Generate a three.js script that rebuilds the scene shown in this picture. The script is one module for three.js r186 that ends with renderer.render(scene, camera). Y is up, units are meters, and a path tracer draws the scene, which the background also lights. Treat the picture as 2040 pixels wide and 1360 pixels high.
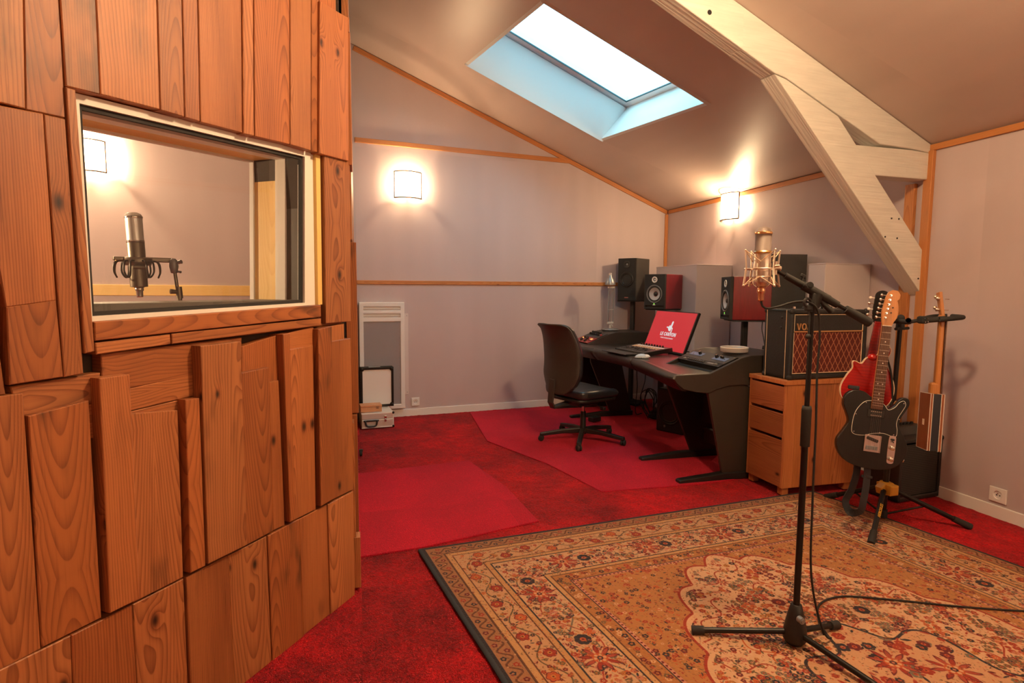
import * as THREE from 'three';
import { RoundedBoxGeometry } from 'three/addons/geometries/RoundedBoxGeometry.js';
import { mergeGeometries } from 'three/addons/utils/BufferGeometryUtils.js';
import { FontLoader } from 'three/addons/loaders/FontLoader.js';
import { TextGeometry } from 'three/addons/geometries/TextGeometry.js';
import { RectAreaLightUniformsLib } from 'three/addons/lights/RectAreaLightUniformsLib.js';

// ---------------------------------------------------------------- camera, sky, exposure
RectAreaLightUniformsLib.init();
const scene = new THREE.Scene();
const camera = new THREE.PerspectiveCamera(60.76, 2040 / 1360, 0.05, 60);
{ // eye height 1.4 m, turned 14.9 degrees right, tipped 5 degrees down, half a degree of roll
  const m = new THREE.Matrix4().makeBasis(
    new THREE.Vector3(0.96654, 0.00762, 0.25642), new THREE.Vector3(0.01533, 0.99606, -0.08740), new THREE.Vector3(-0.25607, 0.08841, 0.96261));
  camera.quaternion.setFromRotationMatrix(m);
  camera.position.set(0, 1.4, 0);
}
const SKY = new THREE.Color(0.36, 0.80, 0.96);
scene.background = SKY;
scene.backgroundIntensity = 5.6;
const renderer = new THREE.WebGLRenderer({ antialias: true });
renderer.toneMapping = THREE.LinearToneMapping;
renderer.toneMappingExposure = 1.12;
renderer.shadowMap.enabled = true;
const LAMP = new THREE.Color(1.0, 0.71, 0.40);          // warm wall lamps
const LAMP_POWER = 2.7;

// ---------------------------------------------------------------- helpers
let seedState = 7;
const rnd = () => { seedState = (seedState * 1664525 + 1013904223) >>> 0; return seedState / 4294967296; };
const reseed = (s) => { seedState = s >>> 0; };
const rr = (a, b) => a + (b - a) * rnd();
const V = (x, y, z) => new THREE.Vector3(x, y, z);
const used = new Map();
const numbered = (n) => { const k = used.get(n) || 0; used.set(n, k + 1); return k ? n + '_' + String(k).padStart(3, '0') : n; };
function mesh(name, geos, mat, parent = scene) {          // ONE named Mesh from one or several geometries
  const g = Array.isArray(geos) ? join(geos) : geos;
  const o = new THREE.Mesh(g, mat);
  o.name = parent === scene ? numbered(name) : name;
  o.castShadow = o.receiveShadow = true;
  parent.add(o);
  return o;
}
function tag(o, label, category, group, kind) {
  o.userData = { label, category };
  if (group) o.userData.group = group;
  if (kind) o.userData.kind = kind;
  return o;
}
function thing(name, label, category, [x, y, z] = [0, 0, 0], turn = 0, group) {
  const o = new THREE.Group();
  o.name = numbered(name); o.position.set(x, y, z); o.rotation.y = turn;
  scene.add(o);
  return tag(o, label, category, group);
}
function structGroup(name, [x, y, z] = [0, 0, 0], turn = 0) {
  const o = new THREE.Group();
  o.name = numbered(name); o.position.set(x, y, z); o.rotation.y = turn; o.userData = { kind: 'structure' };
  scene.add(o); return o;
}
function struct(name, geos, mat) { const o = mesh(name, geos, mat); o.userData = { kind: 'structure' }; return o; }
function clean(g) {
  g = g.index ? g.toNonIndexed() : g;
  for (const k of Object.keys(g.attributes)) if (!['position', 'normal', 'uv'].includes(k)) g.deleteAttribute(k);
  if (!g.attributes.uv) g.setAttribute('uv', new THREE.BufferAttribute(new Float32Array(g.attributes.position.count * 2), 2));
  g.clearGroups();
  return g;
}
const join = (gs) => (gs.length === 1 ? gs[0] : mergeGeometries(gs.map(clean), false));
function mv(g, x = 0, y = 0, z = 0, rx = 0, ry = 0, rz = 0) {
  if (rx) g.rotateX(rx); if (rz) g.rotateZ(rz); if (ry) g.rotateY(ry);
  return g.translate(x, y, z);
}
const box = (w, h, d, x = 0, y = 0, z = 0, r = 0.003) => boxUV((r > 0 ? new RoundedBoxGeometry(w, h, d, 1, Math.min(r, w / 2.1, h / 2.1, d / 2.1)) : new THREE.BoxGeometry(w, h, d)).translate(x, y, z));
const cyl = (r1, r2, h, x = 0, y = 0, z = 0, n = 20) => new THREE.CylinderGeometry(r1, r2, h, n).translate(x, y, z);
const disc = (r, h, x, y, z, n = 20) => mv(new THREE.CylinderGeometry(r, r, h, n).rotateX(Math.PI / 2), x, y, z);   // axis along z
function rod(a, b, r1, r2 = r1, n = 12) {                 // cylinder between two points, r1 at a
  const d = b.clone().sub(a), L = d.length();
  const g = new THREE.CylinderGeometry(r2, r1, L, n).translate(0, L / 2, 0);
  g.applyQuaternion(new THREE.Quaternion().setFromUnitVectors(V(0, 1, 0), d.normalize()));
  return g.translate(a.x, a.y, a.z);
}
function bar(a, b, w, h) {                                // box section bar between two points (w horizontal, h across)
  const d = b.clone().sub(a), L = d.length();
  const g = new RoundedBoxGeometry(w, h, L, 1, Math.min(w, h) * 0.18);
  const m = new THREE.Matrix4().lookAt(b, a, V(0, 1, 0));
  g.applyMatrix4(m);
  const c = a.clone().add(b).multiplyScalar(0.5);
  return g.translate(c.x, c.y, c.z);
}
const tube = (pts, r, n = 40, rs = 7) => new THREE.TubeGeometry(new THREE.CatmullRomCurve3(pts.map((p) => (p.isVector3 ? p : V(...p)))), n, r, rs, false);
const lathe = (prof, n = 32) => new THREE.LatheGeometry(prof.map((p) => new THREE.Vector2(p[0], p[1])), n);
function poly(pts) { const s = new THREE.Shape(); pts.forEach((p, i) => (i ? s.lineTo(p[0], p[1]) : s.moveTo(p[0], p[1]))); s.closePath(); return s; }
function smooth(pts, n = 80) {                            // closed smooth outline
  const c = new THREE.CatmullRomCurve3(pts.map((p) => V(p[0], p[1], 0)), true, 'centripetal');
  return c.getPoints(n).slice(0, -1).map((p) => [p.x, p.y]);
}
function ext(shape, depth, bevel = 0, seg = 1) {          // extruded along z, from 0 to depth, bevel inside
  const s = Array.isArray(shape) ? poly(shape) : shape;
  const g = new THREE.ExtrudeGeometry(s, bevel ? { depth: depth - 2 * bevel, bevelEnabled: true, bevelSize: bevel, bevelThickness: bevel, bevelOffset: -bevel, bevelSegments: seg, curveSegments: 16 } : { depth, bevelEnabled: false, curveSegments: 16 });
  return boxUV(bevel ? g.translate(0, 0, bevel) : g);
}
function boxUV(g, su = 1, sv = 1, ou = 0, ov = 0) {       // uv in metres from the position, by the main direction of the normal
  if (g.index) g = g.toNonIndexed();
  const p = g.attributes.position, n = g.attributes.normal, uv = new Float32Array(p.count * 2);
  for (let i = 0; i < p.count; i++) {
    const a = Math.abs(n.getX(i)), b = Math.abs(n.getY(i)), c = Math.abs(n.getZ(i));
    let u, v;
    if (c >= a && c >= b) { u = p.getX(i); v = p.getY(i); } else if (a >= b) { u = p.getZ(i); v = p.getY(i); } else { u = p.getX(i); v = p.getZ(i); }
    uv[2 * i] = u * su + ou; uv[2 * i + 1] = v * sv + ov;
  }
  g.setAttribute('uv', new THREE.BufferAttribute(uv, 2));
  return g;
}
function swapUV(g) { const a = g.attributes.uv; for (let i = 0; i < a.count; i++) a.setXY(i, a.getY(i), a.getX(i)); return g; }
function shiftUV(g, du, dv, s = 1) { const a = g.attributes.uv; for (let i = 0; i < a.count; i++) a.setXY(i, a.getX(i) * s + du, a.getY(i) * s + dv); return g; }
const at = (g, m4) => g.applyMatrix4(m4);
function basis(o, x, y, z) { const m = new THREE.Matrix4().makeBasis(x, y, z); m.setPosition(o); return m; }

// ---------------------------------------------------------------- noise and textures
function hash(x, y, s) { let h = Math.imul(x, 374761393) + Math.imul(y, 668265263) + Math.imul(s, 1274126177); h = Math.imul(h ^ (h >>> 13), 1274126177); return ((h ^ (h >>> 16)) >>> 0) / 4294967296; }
function vn(x, y, s = 0) {
  const xi = Math.floor(x), yi = Math.floor(y), fx = x - xi, fy = y - yi, u = fx * fx * (3 - 2 * fx), v = fy * fy * (3 - 2 * fy);
  const a = hash(xi, yi, s), b = hash(xi + 1, yi, s), c = hash(xi, yi + 1, s), d = hash(xi + 1, yi + 1, s);
  return a + (b - a) * u + (c - a) * v + (a - b - c + d) * u * v;
}
const fbm = (x, y, s, o = 3) => { let t = 0, a = 0.5; for (let i = 0; i < o; i++) { t += a * vn(x, y, s + i * 17); x *= 2.03; y *= 2.03; a *= 0.5; } return t; };
const mix = (a, b, t) => a + (b - a) * t, clamp = (x, a = 0, b = 1) => Math.min(b, Math.max(a, x)), sst = (a, b, x) => { const t = clamp((x - a) / (b - a)); return t * t * (3 - 2 * t); };
function tex(w, h, fn, { srgb = true, mirror = false, rep } = {}) {   // fn(u 0..1, v 0..1) -> [r, g, b] 0..255
  const d = new Uint8Array(w * h * 4);
  for (let y = 0, i = 0; y < h; y++) for (let x = 0; x < w; x++, i += 4) {
    const c = fn((x + 0.5) / w, (y + 0.5) / h);
    d[i] = clamp(c[0], 0, 255); d[i + 1] = clamp(c[1], 0, 255); d[i + 2] = clamp(c[2], 0, 255); d[i + 3] = 255;
  }
  const t = new THREE.DataTexture(d, w, h, THREE.RGBAFormat);
  t.magFilter = THREE.LinearFilter; t.minFilter = THREE.LinearMipmapLinearFilter; t.generateMipmaps = true;
  t.wrapS = t.wrapT = mirror ? THREE.MirroredRepeatWrapping : THREE.RepeatWrapping;
  if (srgb) t.colorSpace = THREE.SRGBColorSpace;
  if (rep) t.repeat.set(rep[0], rep[1]);
  t.needsUpdate = true;
  return t;
}
const gray = (w, h, fn, o = {}) => tex(w, h, (u, v) => { const g = fn(u, v) * 255; return [g, g, g]; }, { ...o, srgb: false });
function woodTex(seed, W, H, mW, mH, light, dark, { rings = 120, tilt = 0.05, knots = 2, contrast = 0.75, stains = 0.35, straight = false } = {}) {
  reseed(seed * 7919 + 3);
  const u0 = straight ? mW * rr(1.2, 2.2) : mW * rr(0.3, 0.7), z0 = rr(0.03, 0.07), tl = tilt * (rnd() < 0.5 ? -1 : 1), K = [];
  for (let i = 0; i < knots; i++) K.push([rr(0.08, 0.92) * mW, rr(0.05, 0.95) * mH, rr(0.006, 0.014)]);
  const S = []; for (let i = 0; i < 3; i++) S.push([rr(0, mW), rr(0, mH), rr(0.03, 0.08), rr(0.06, 0.16)]);
  return tex(W, H, (uu, vv) => {
    const u = uu * mW, v = vv * mH;
    let z = z0 + tl * (v - mH / 2) + 0.05 * (fbm(v * 1.1 + 3, u * 0.8, seed, 2) - 0.4);
    let du = u - u0 + 0.03 * (vn(v * 1.5, 0.3, seed + 5) - 0.5) + 0.006 * (vn(v * 9, u * 14, seed + 6) - 0.5);
    let kd = 0;
    for (const k of K) {
      const a = (u - k[0]) / k[2], b = (v - k[1]) / (k[2] * 1.8), q = a * a + b * b;
      z += 0.022 * Math.exp(-q / 7); kd = Math.max(kd, Math.exp(-q * 1.3));
    }
    const r = Math.sqrt(du * du + z * z), k = r * rings + 0.5 * vn(u * 9, v * 3, seed + 8), f = k - Math.floor(k);
    const late = Math.pow(f, 2.6) * (1 - sst(0.93, 1, f));
    const pore = vn(u * 520, v * 11, seed + 11) * vn(u * 190, v * 5, seed + 12);
    const tone = fbm(u * 7, v * 1.2, seed + 20, 3);
    let t = clamp(late * contrast * 0.75 + pore * 0.42 * contrast + (tone - 0.42) * 0.55);
    let st = 0;
    for (const s of S) { const a = (u - s[0]) / s[2], b = (v - s[1]) / s[3]; st = Math.max(st, Math.exp(-(a * a + b * b))); }
    st *= stains * sst(0.35, 0.75, fbm(u * 24, v * 7, seed + 33, 3)) * 1.4;
    const c = [0, 1, 2].map((i) => mix(light[i], dark[i], t));
    const m = (1 - st * 0.55) * (1 - kd * 0.75);
    return [c[0] * m, c[1] * m * (1 - kd * 0.2), c[2] * m * (1 - kd * 0.3)];
  }, { mirror: true, rep: [1 / mW, 1 / mH] });
}
const std = (o) => new THREE.MeshStandardMaterial(o), phy = (o) => new THREE.MeshPhysicalMaterial(o);
const lin = (r, g, b) => new THREE.Color().setRGB(r, g, b);

// ---------------------------------------------------------------- materials
const M = {};
{
  const L = [188, 124, 76], D = [92, 45, 22];
  M.planks = [];
  for (let i = 0; i < 6; i++) {
    const t = woodTex(11 + i * 13, 320, 1408, 0.22, 1.15, [L[0] - i % 3 * 6, L[1] - i % 3 * 8, L[2] - i % 3 * 8], D, { rings: [105, 170, 125, 150, 160, 115][i], tilt: [0.07, 0.03, 0.09, 0.06, 0.02, 0.08][i], straight: i === 4, contrast: 0.7, stains: [0.4, 0.2, 1.0, 0.35, 0.6, 0.9][i] });
    for (const k of [1, 0.92, 0.8]) M.planks.push(std({ map: t, color: lin(k * 0.97, k * 0.9, k * 0.84), roughness: 0.5, bumpMap: t, bumpScale: 0.0006 }));
  }
  const pine = woodTex(201, 256, 1024, 0.2, 1.4, [226, 164, 98], [168, 92, 40], { rings: 150, knots: 1, contrast: 0.6, stains: 0.1 });
  M.pine = std({ map: pine, color: lin(0.74, 0.62, 0.55), roughness: 0.5 });
  const paleTex = woodTex(205, 128, 512, 0.2, 1.4, [246, 212, 134], [222, 172, 92], { rings: 150, knots: 0, contrast: 0.5, stains: 0 });
  M.pineYellow = std({ map: paleTex, color: lin(0.95, 0.92, 0.85), roughness: 0.5 });
  const cab = woodTex(333, 384, 1024, 0.36, 1.0, [202, 132, 80], [138, 72, 38], { rings: 110, knots: 2, contrast: 0.9, stains: 0.2 });
  M.cabinet = [1, 0.86, 0.74, 0.93, 0.62].map((k, i) => std({ map: cab, color: lin(k, k * (0.96 - 0.05 * (i % 3)), k * (0.9 - 0.1 * (i % 2))), roughness: 0.45 }));
  M.maple = std({ map: woodTex(77, 128, 512, 0.08, 0.6, [186, 120, 64], [150, 88, 44], { rings: 160, knots: 0, contrast: 0.35, stains: 0 }), roughness: 0.32 });
  M.rosewood = std({ map: woodTex(78, 128, 512, 0.08, 0.5, [92, 52, 34], [48, 24, 16], { rings: 200, knots: 0, stains: 0 }), roughness: 0.45 });
  M.ebonized = std({ color: lin(0.6, 0.6, 0.6), map: woodTex(79, 256, 512, 0.4, 0.5, [30, 27, 23], [10, 9, 8], { rings: 90, knots: 0, stains: 0.2 }), roughness: 0.3 });
  M.flame = phy({ map: tex(256, 256, (u, v) => { const s = 0.5 + 0.5 * Math.sin(v * 130 + 5 * fbm(u * 5, v * 9, 4, 2)), t = fbm(u * 5, v * 3, 9, 3), e = Math.pow(Math.hypot(u - 0.5, v - 0.5) * 1.5, 2); return [mix(196, 100, e) - s * 14 - t * 24, mix(20, 4, e) - s * 3, mix(10, 6, e)]; }, { rep: [2.6, 2.6] }), roughness: 0.22, clearcoat: 0.4, clearcoatRoughness: 0.15 });

  const wallBump = gray(512, 512, (u, v) => 0.5 + 0.35 * (fbm(u * 40, v * 40, 3, 3) - 0.45) + 0.15 * vn(u * 300, v * 300, 5), { rep: [0.8, 0.8] });
  const wallTone = tex(512, 512, (u, v) => { const k = 250 - 20 * fbm(u * 5, v * 2, 31, 3) - 8 * vn(u * 26, v * 3, 37); return [k, k * 0.995, k * 0.995]; }, { rep: [0.35, 0.35] });
  M.wall = std({ color: lin(0.635, 0.525, 0.53), map: wallTone, roughness: 0.62, bumpMap: wallBump, bumpScale: 0.0012 });
  M.ceiling = std({ color: lin(0.64, 0.52, 0.465), map: wallTone, roughness: 0.42, bumpMap: wallBump, bumpScale: 0.0008 });
  M.felt = std({ color: lin(0.54, 0.47, 0.47), roughness: 0.95, bumpMap: wallBump, bumpScale: 0.001 });
  M.white = std({ color: lin(0.80, 0.78, 0.75), roughness: 0.4 });
  M.whiteFrame = std({ color: lin(0.82, 0.79, 0.72), roughness: 0.4 });
  M.heater = std({ color: lin(0.80, 0.78, 0.76), roughness: 0.35 });
  M.beam = std({ color: lin(0.88, 0.84, 0.76), roughness: 0.55, map: tex(512, 128, (u, v) => { const k = 247 - 22 * fbm(u * 9, v * 12, 61, 3) - 10 * vn(u * 12, v * 140, 62); return [k, k, k]; }, { rep: [0.6, 2] }), bumpMap: gray(512, 256, (u, v) => 0.6 * vn(u * 6, v * 60, 63) + 0.4 * fbm(u * 20, v * 30, 64, 2), { rep: [0.6, 2] }), bumpScale: 0.0025 });
  M.reveal = std({ color: lin(0.70, 0.74, 0.74), roughness: 0.6 });
  M.skyFrame = std({ color: lin(0.55, 0.56, 0.58), roughness: 0.4 });
  M.skySash = std({ color: lin(0.84, 0.85, 0.85), roughness: 0.4 });
  M.gasket = std({ color: lin(0.02, 0.05, 0.06), roughness: 0.6 });
  M.darkReveal = std({ color: lin(0.10, 0.085, 0.07), roughness: 0.6 });
  M.glass = phy({ color: 0xffffff, transmission: 1, thickness: 0, roughness: 0, ior: 1.5 });

  const pile = gray(1024, 1024, (u, v) => 0.55 * fbm(u * 60, v * 60, 41, 3) + 0.45 * vn(u * 420, v * 420, 43), { rep: [0.9, 0.9] });
  const pileTone = tex(1024, 1024, (u, v) => { const a = fbm(u * 9, v * 7, 45, 4), b = vn(u * 380, v * 380, 47), c = fbm(u * 34, v * 26, 49, 3); const k = clamp(0.82 + 0.5 * (a - 0.46) + 0.34 * (c - 0.45) + 0.3 * (b - 0.5), 0.35, 1.1); return [214 * k, 3 * k, 20 * k]; }, { rep: [0.37, 0.37] });
  M.shag = phy({ map: pileTone, color: lin(0.85, 0.85, 0.85), roughness: 1, bumpMap: pile, bumpScale: 0.02, sheen: 0.5, sheenColor: lin(0.55, 0.01, 0.03), sheenRoughness: 0.55 });
  const loop = gray(1024, 1024, (u, v) => 0.5 * vn(u * 260, v * 260, 51) + 0.5 * vn(u * 480, v * 480, 53), { rep: [1.1, 1.1] });
  const loopTone = tex(1024, 1024, (u, v) => { const b = vn(u * 260, v * 260, 51), c = vn(u * 480, v * 480, 53), a = fbm(u * 3, v * 3, 55, 3); const k = clamp(0.86 + 0.4 * (b * c - 0.3) + 0.2 * (a - 0.45), 0.4, 1.2); return [222 * k, 8 * k, 48 * k]; }, { rep: [1.1, 1.1] });
  M.loop = phy({ map: loopTone, roughness: 1, bumpMap: loop, bumpScale: 0.006, sheen: 0.35, sheenColor: lin(0.6, 0.02, 0.06), sheenRoughness: 0.5 });

  M.black = std({ color: lin(0.011, 0.010, 0.010), roughness: 0.45 });
  M.blackMatte = std({ color: lin(0.014, 0.013, 0.012), roughness: 0.75 });
  M.blackGloss = std({ color: lin(0.012, 0.012, 0.012), roughness: 0.15 });
  M.blackMetal = std({ color: lin(0.02, 0.018, 0.017), roughness: 0.35, metalness: 0.6 });
  M.rubber = std({ color: lin(0.018, 0.016, 0.015), roughness: 0.8 });
  const grain = gray(512, 512, (u, v) => { const a = vn(u * 90, v * 90, 71), b = vn(u * 200, v * 200, 73); return 0.6 * a + 0.4 * b; }, { rep: [3, 3] });
  M.tolex = std({ color: lin(0.014, 0.013, 0.013), roughness: 0.5, bumpMap: grain, bumpScale: 0.0009 });
  M.desk = std({ color: lin(0.022, 0.019, 0.016), roughness: 0.36, bumpMap: grain, bumpScale: 0.0003 });
  M.deskSide = std({ color: lin(0.030, 0.023, 0.018), roughness: 0.42, bumpMap: grain, bumpScale: 0.0003 });
  M.leather = std({ color: lin(0.018, 0.02, 0.024), roughness: 0.33, bumpMap: grain, bumpScale: 0.0004 });
  M.chairShell = std({ color: lin(0.034, 0.029, 0.025), roughness: 0.5, bumpMap: grain, bumpScale: 0.0003 });
  M.chrome = std({ color: lin(0.75, 0.72, 0.68), roughness: 0.18, metalness: 1 });
  M.nickel = std({ color: lin(0.72, 0.6, 0.48), roughness: 0.3, metalness: 1 });
  M.gold = std({ color: lin(0.85, 0.52, 0.24), roughness: 0.28, metalness: 1 });
  M.champagne = std({ color: lin(0.70, 0.60, 0.52), roughness: 0.34, metalness: 1 });
  M.copper = std({ color: lin(0.80, 0.42, 0.24), roughness: 0.22, metalness: 1 });
  M.meshGrille = std({ color: lin(0.38, 0.31, 0.28), roughness: 0.5, metalness: 0.8, bumpMap: gray(128, 128, (u, v) => ((Math.floor(u * 32) + Math.floor(v * 32)) % 2 ? 1 : 0.2), { rep: [8, 8] }), bumpScale: 0.001 });
  M.alu = std({ color: lin(0.75, 0.74, 0.72), roughness: 0.35, metalness: 0.55 });
  M.silver = std({ color: lin(0.30, 0.32, 0.35), roughness: 0.4, metalness: 0.6 });
  M.gunmetal = std({ color: lin(0.20, 0.17, 0.13), roughness: 0.35, metalness: 0.9 });
  M.cream = std({ color: lin(0.82, 0.62, 0.42), roughness: 0.5 });
  M.piping = std({ color: lin(0.62, 0.44, 0.28), roughness: 0.5 });
  M.redSpeaker = phy({ color: lin(0.22, 0.006, 0.010), roughness: 0.3, clearcoat: 0.6, clearcoatRoughness: 0.2, map: tex(128, 256, (u, v) => { const k = 225 + 30 * vn(u * 60, v * 4, 81); return [k, k, k]; }, { rep: [3, 3] }) });
  M.cone = std({ color: lin(0.42, 0.40, 0.40), roughness: 0.5 });
  M.coneDark = std({ color: lin(0.022, 0.021, 0.02), roughness: 0.12 });
  M.greyRing = std({ color: lin(0.16, 0.155, 0.15), roughness: 0.4 });
  M.rackGrey = std({ color: lin(0.045, 0.042, 0.04), roughness: 0.45 });
  M.rackRed = std({ color: lin(0.36, 0.03, 0.03), roughness: 0.4 });
  M.rackBlue = std({ color: lin(0.16, 0.22, 0.38), roughness: 0.4 });
  M.grillCloth = std({ color: lin(0.03, 0.028, 0.025), roughness: 0.9, bumpMap: gray(64, 64, (u, v) => 0.5 + 0.5 * Math.sin(v * 6.283 * 4), { rep: [20, 20] }), bumpScale: 0.002 });
  M.grillStripe = std({ roughness: 0.9, map: tex(64, 128, (u, v) => { const s = 0.5 + 0.5 * Math.sin(v * 6.283 * 8), k = 24 + 30 * s * s + 8 * vn(u * 40, v * 90, 3); return [k, k * 0.92, k * 0.85]; }, { rep: [10, 10] }) });
  M.diamond = std({ roughness: 0.8, map: tex(256, 512, (u, v) => {
    const a = u + v, b = u - v, fa = Math.abs(a - Math.round(a)), fb = Math.abs(b - Math.round(b)), d = Math.min(fa, fb), w = 1 - sst(0.045, 0.085, d), n = vn(u * 60, v * 120, 7), w2 = 1 - sst(0.0, 0.02, Math.abs(d - 0.12));
    const base = [78 + 18 * n, 20 + 6 * n, 12 + 5 * n], ln = [168, 108, 76];
    return [0, 1, 2].map((i) => mix(base[i] * (1 - 0.35 * w2), ln[i], w));
  }, { rep: [1 / 0.047, 1 / 0.083] }) });
  M.boothCore = std({ color: lin(0.035, 0.02, 0.011), roughness: 0.8 });
  M.stringWire = std({ color: lin(0.35, 0.31, 0.27), roughness: 0.4, metalness: 1 });
  M.yellow = std({ color: lin(0.62, 0.32, 0.03), roughness: 0.45 });
  M.cigarWood = std({ map: woodTex(91, 128, 256, 0.2, 0.35, [150, 82, 44], [104, 50, 26], { rings: 90, knots: 0, stains: 0.2 }), roughness: 0.5 });
  M.cardboard = std({ map: woodTex(92, 128, 256, 0.2, 0.4, [208, 150, 108], [180, 118, 78], { rings: 90, knots: 0, stains: 0.1, contrast: 0.4 }), roughness: 0.6 });
  M.navy = std({ color: lin(0.012, 0.014, 0.022), roughness: 0.4 });
  M.pearl = std({ color: lin(0.78, 0.72, 0.64), roughness: 0.25 });
  M.clearDisc = phy({ color: lin(0.8, 0.72, 0.68), transmission: 0.55, thickness: 0.01, roughness: 0.12, ior: 1.5 });
}

// ---------------------------------------------------------------- the room
const CEIL = (x) => 2.42 + 0.375 * (3.85 - x);            // height of the sloping ceiling over x
const WB = (x) => -6.368 - 0.11 * x;                      // the back wall runs a little askew
const BA = Math.atan(0.11);                               // its turn
const onBack = (x, y, off = 0) => V(x + off * Math.sin(BA), y, WB(x) + off * Math.cos(BA));
const RIDGE = -1.2, FRONT = 1.9, LEFT = -2.7;
{
  const floor = struct('floor', new THREE.BoxGeometry(6.9, 0.12, 9.2).translate(0.6, -0.062, -2.5), M.shag);
  // the shaggy carpet laid in the room, with its tufted pile
  reseed(5);
  const NX = 300, NZ = 330, x0 = -0.05 - 0.6, x1 = 3.84, z0 = -6.78, z1 = -0.9;
  const g = new THREE.PlaneGeometry(x1 - x0, z1 - z0, NX, NZ).rotateX(-Math.PI / 2).translate((x0 + x1) / 2, 0, (z0 + z1) / 2);
  const p = g.attributes.position;
  for (let i = 0; i < p.count; i++) {
    const x = p.getX(i), z = p.getZ(i);
    p.setY(i, 0.004 + 0.012 * (fbm(x * 22, z * 22, 91, 3) - 0.5) + 0.004 * (vn(x * 90, z * 90, 95) - 0.5));
    if (z < WB(x) + 0.012) p.setZ(i, WB(x) + 0.012);
  }
  g.computeVertexNormals();
  boxUVflat(g);
  const pile = mesh('carpet_pile', g, M.shag, floor); pile.userData = { kind: 'stuff', label: 'shaggy dark red carpet pile' };
  const panel = (pts) => { const s = poly(pts.map(([x, z]) => [x, -z])); const e = ext(s, 0.012, 0.004, 2).rotateX(-Math.PI / 2).translate(0, 0.0005, 0); mesh('carpet_panel', boxUV(e), M.loop, floor).userData = { label: 'smooth lighter red carpet panel' }; };
  panel([[-0.02, -4.44], [0.86, -4.585], [1.0, -3.9], [1.04, -3.25], [0.33, -3.06], [-0.02, -3.02]]);
  panel([[1.22, -6.43], [3.2, -6.65], [3.25, -3.72], [2.4, -3.62], [1.62, -3.64], [1.46, -4.35], [1.14, -5.15]]);
}
function boxUVflat(g) { const p = g.attributes.position, uv = g.attributes.uv; for (let i = 0; i < p.count; i++) uv.setXY(i, p.getX(i), p.getZ(i)); }
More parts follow.
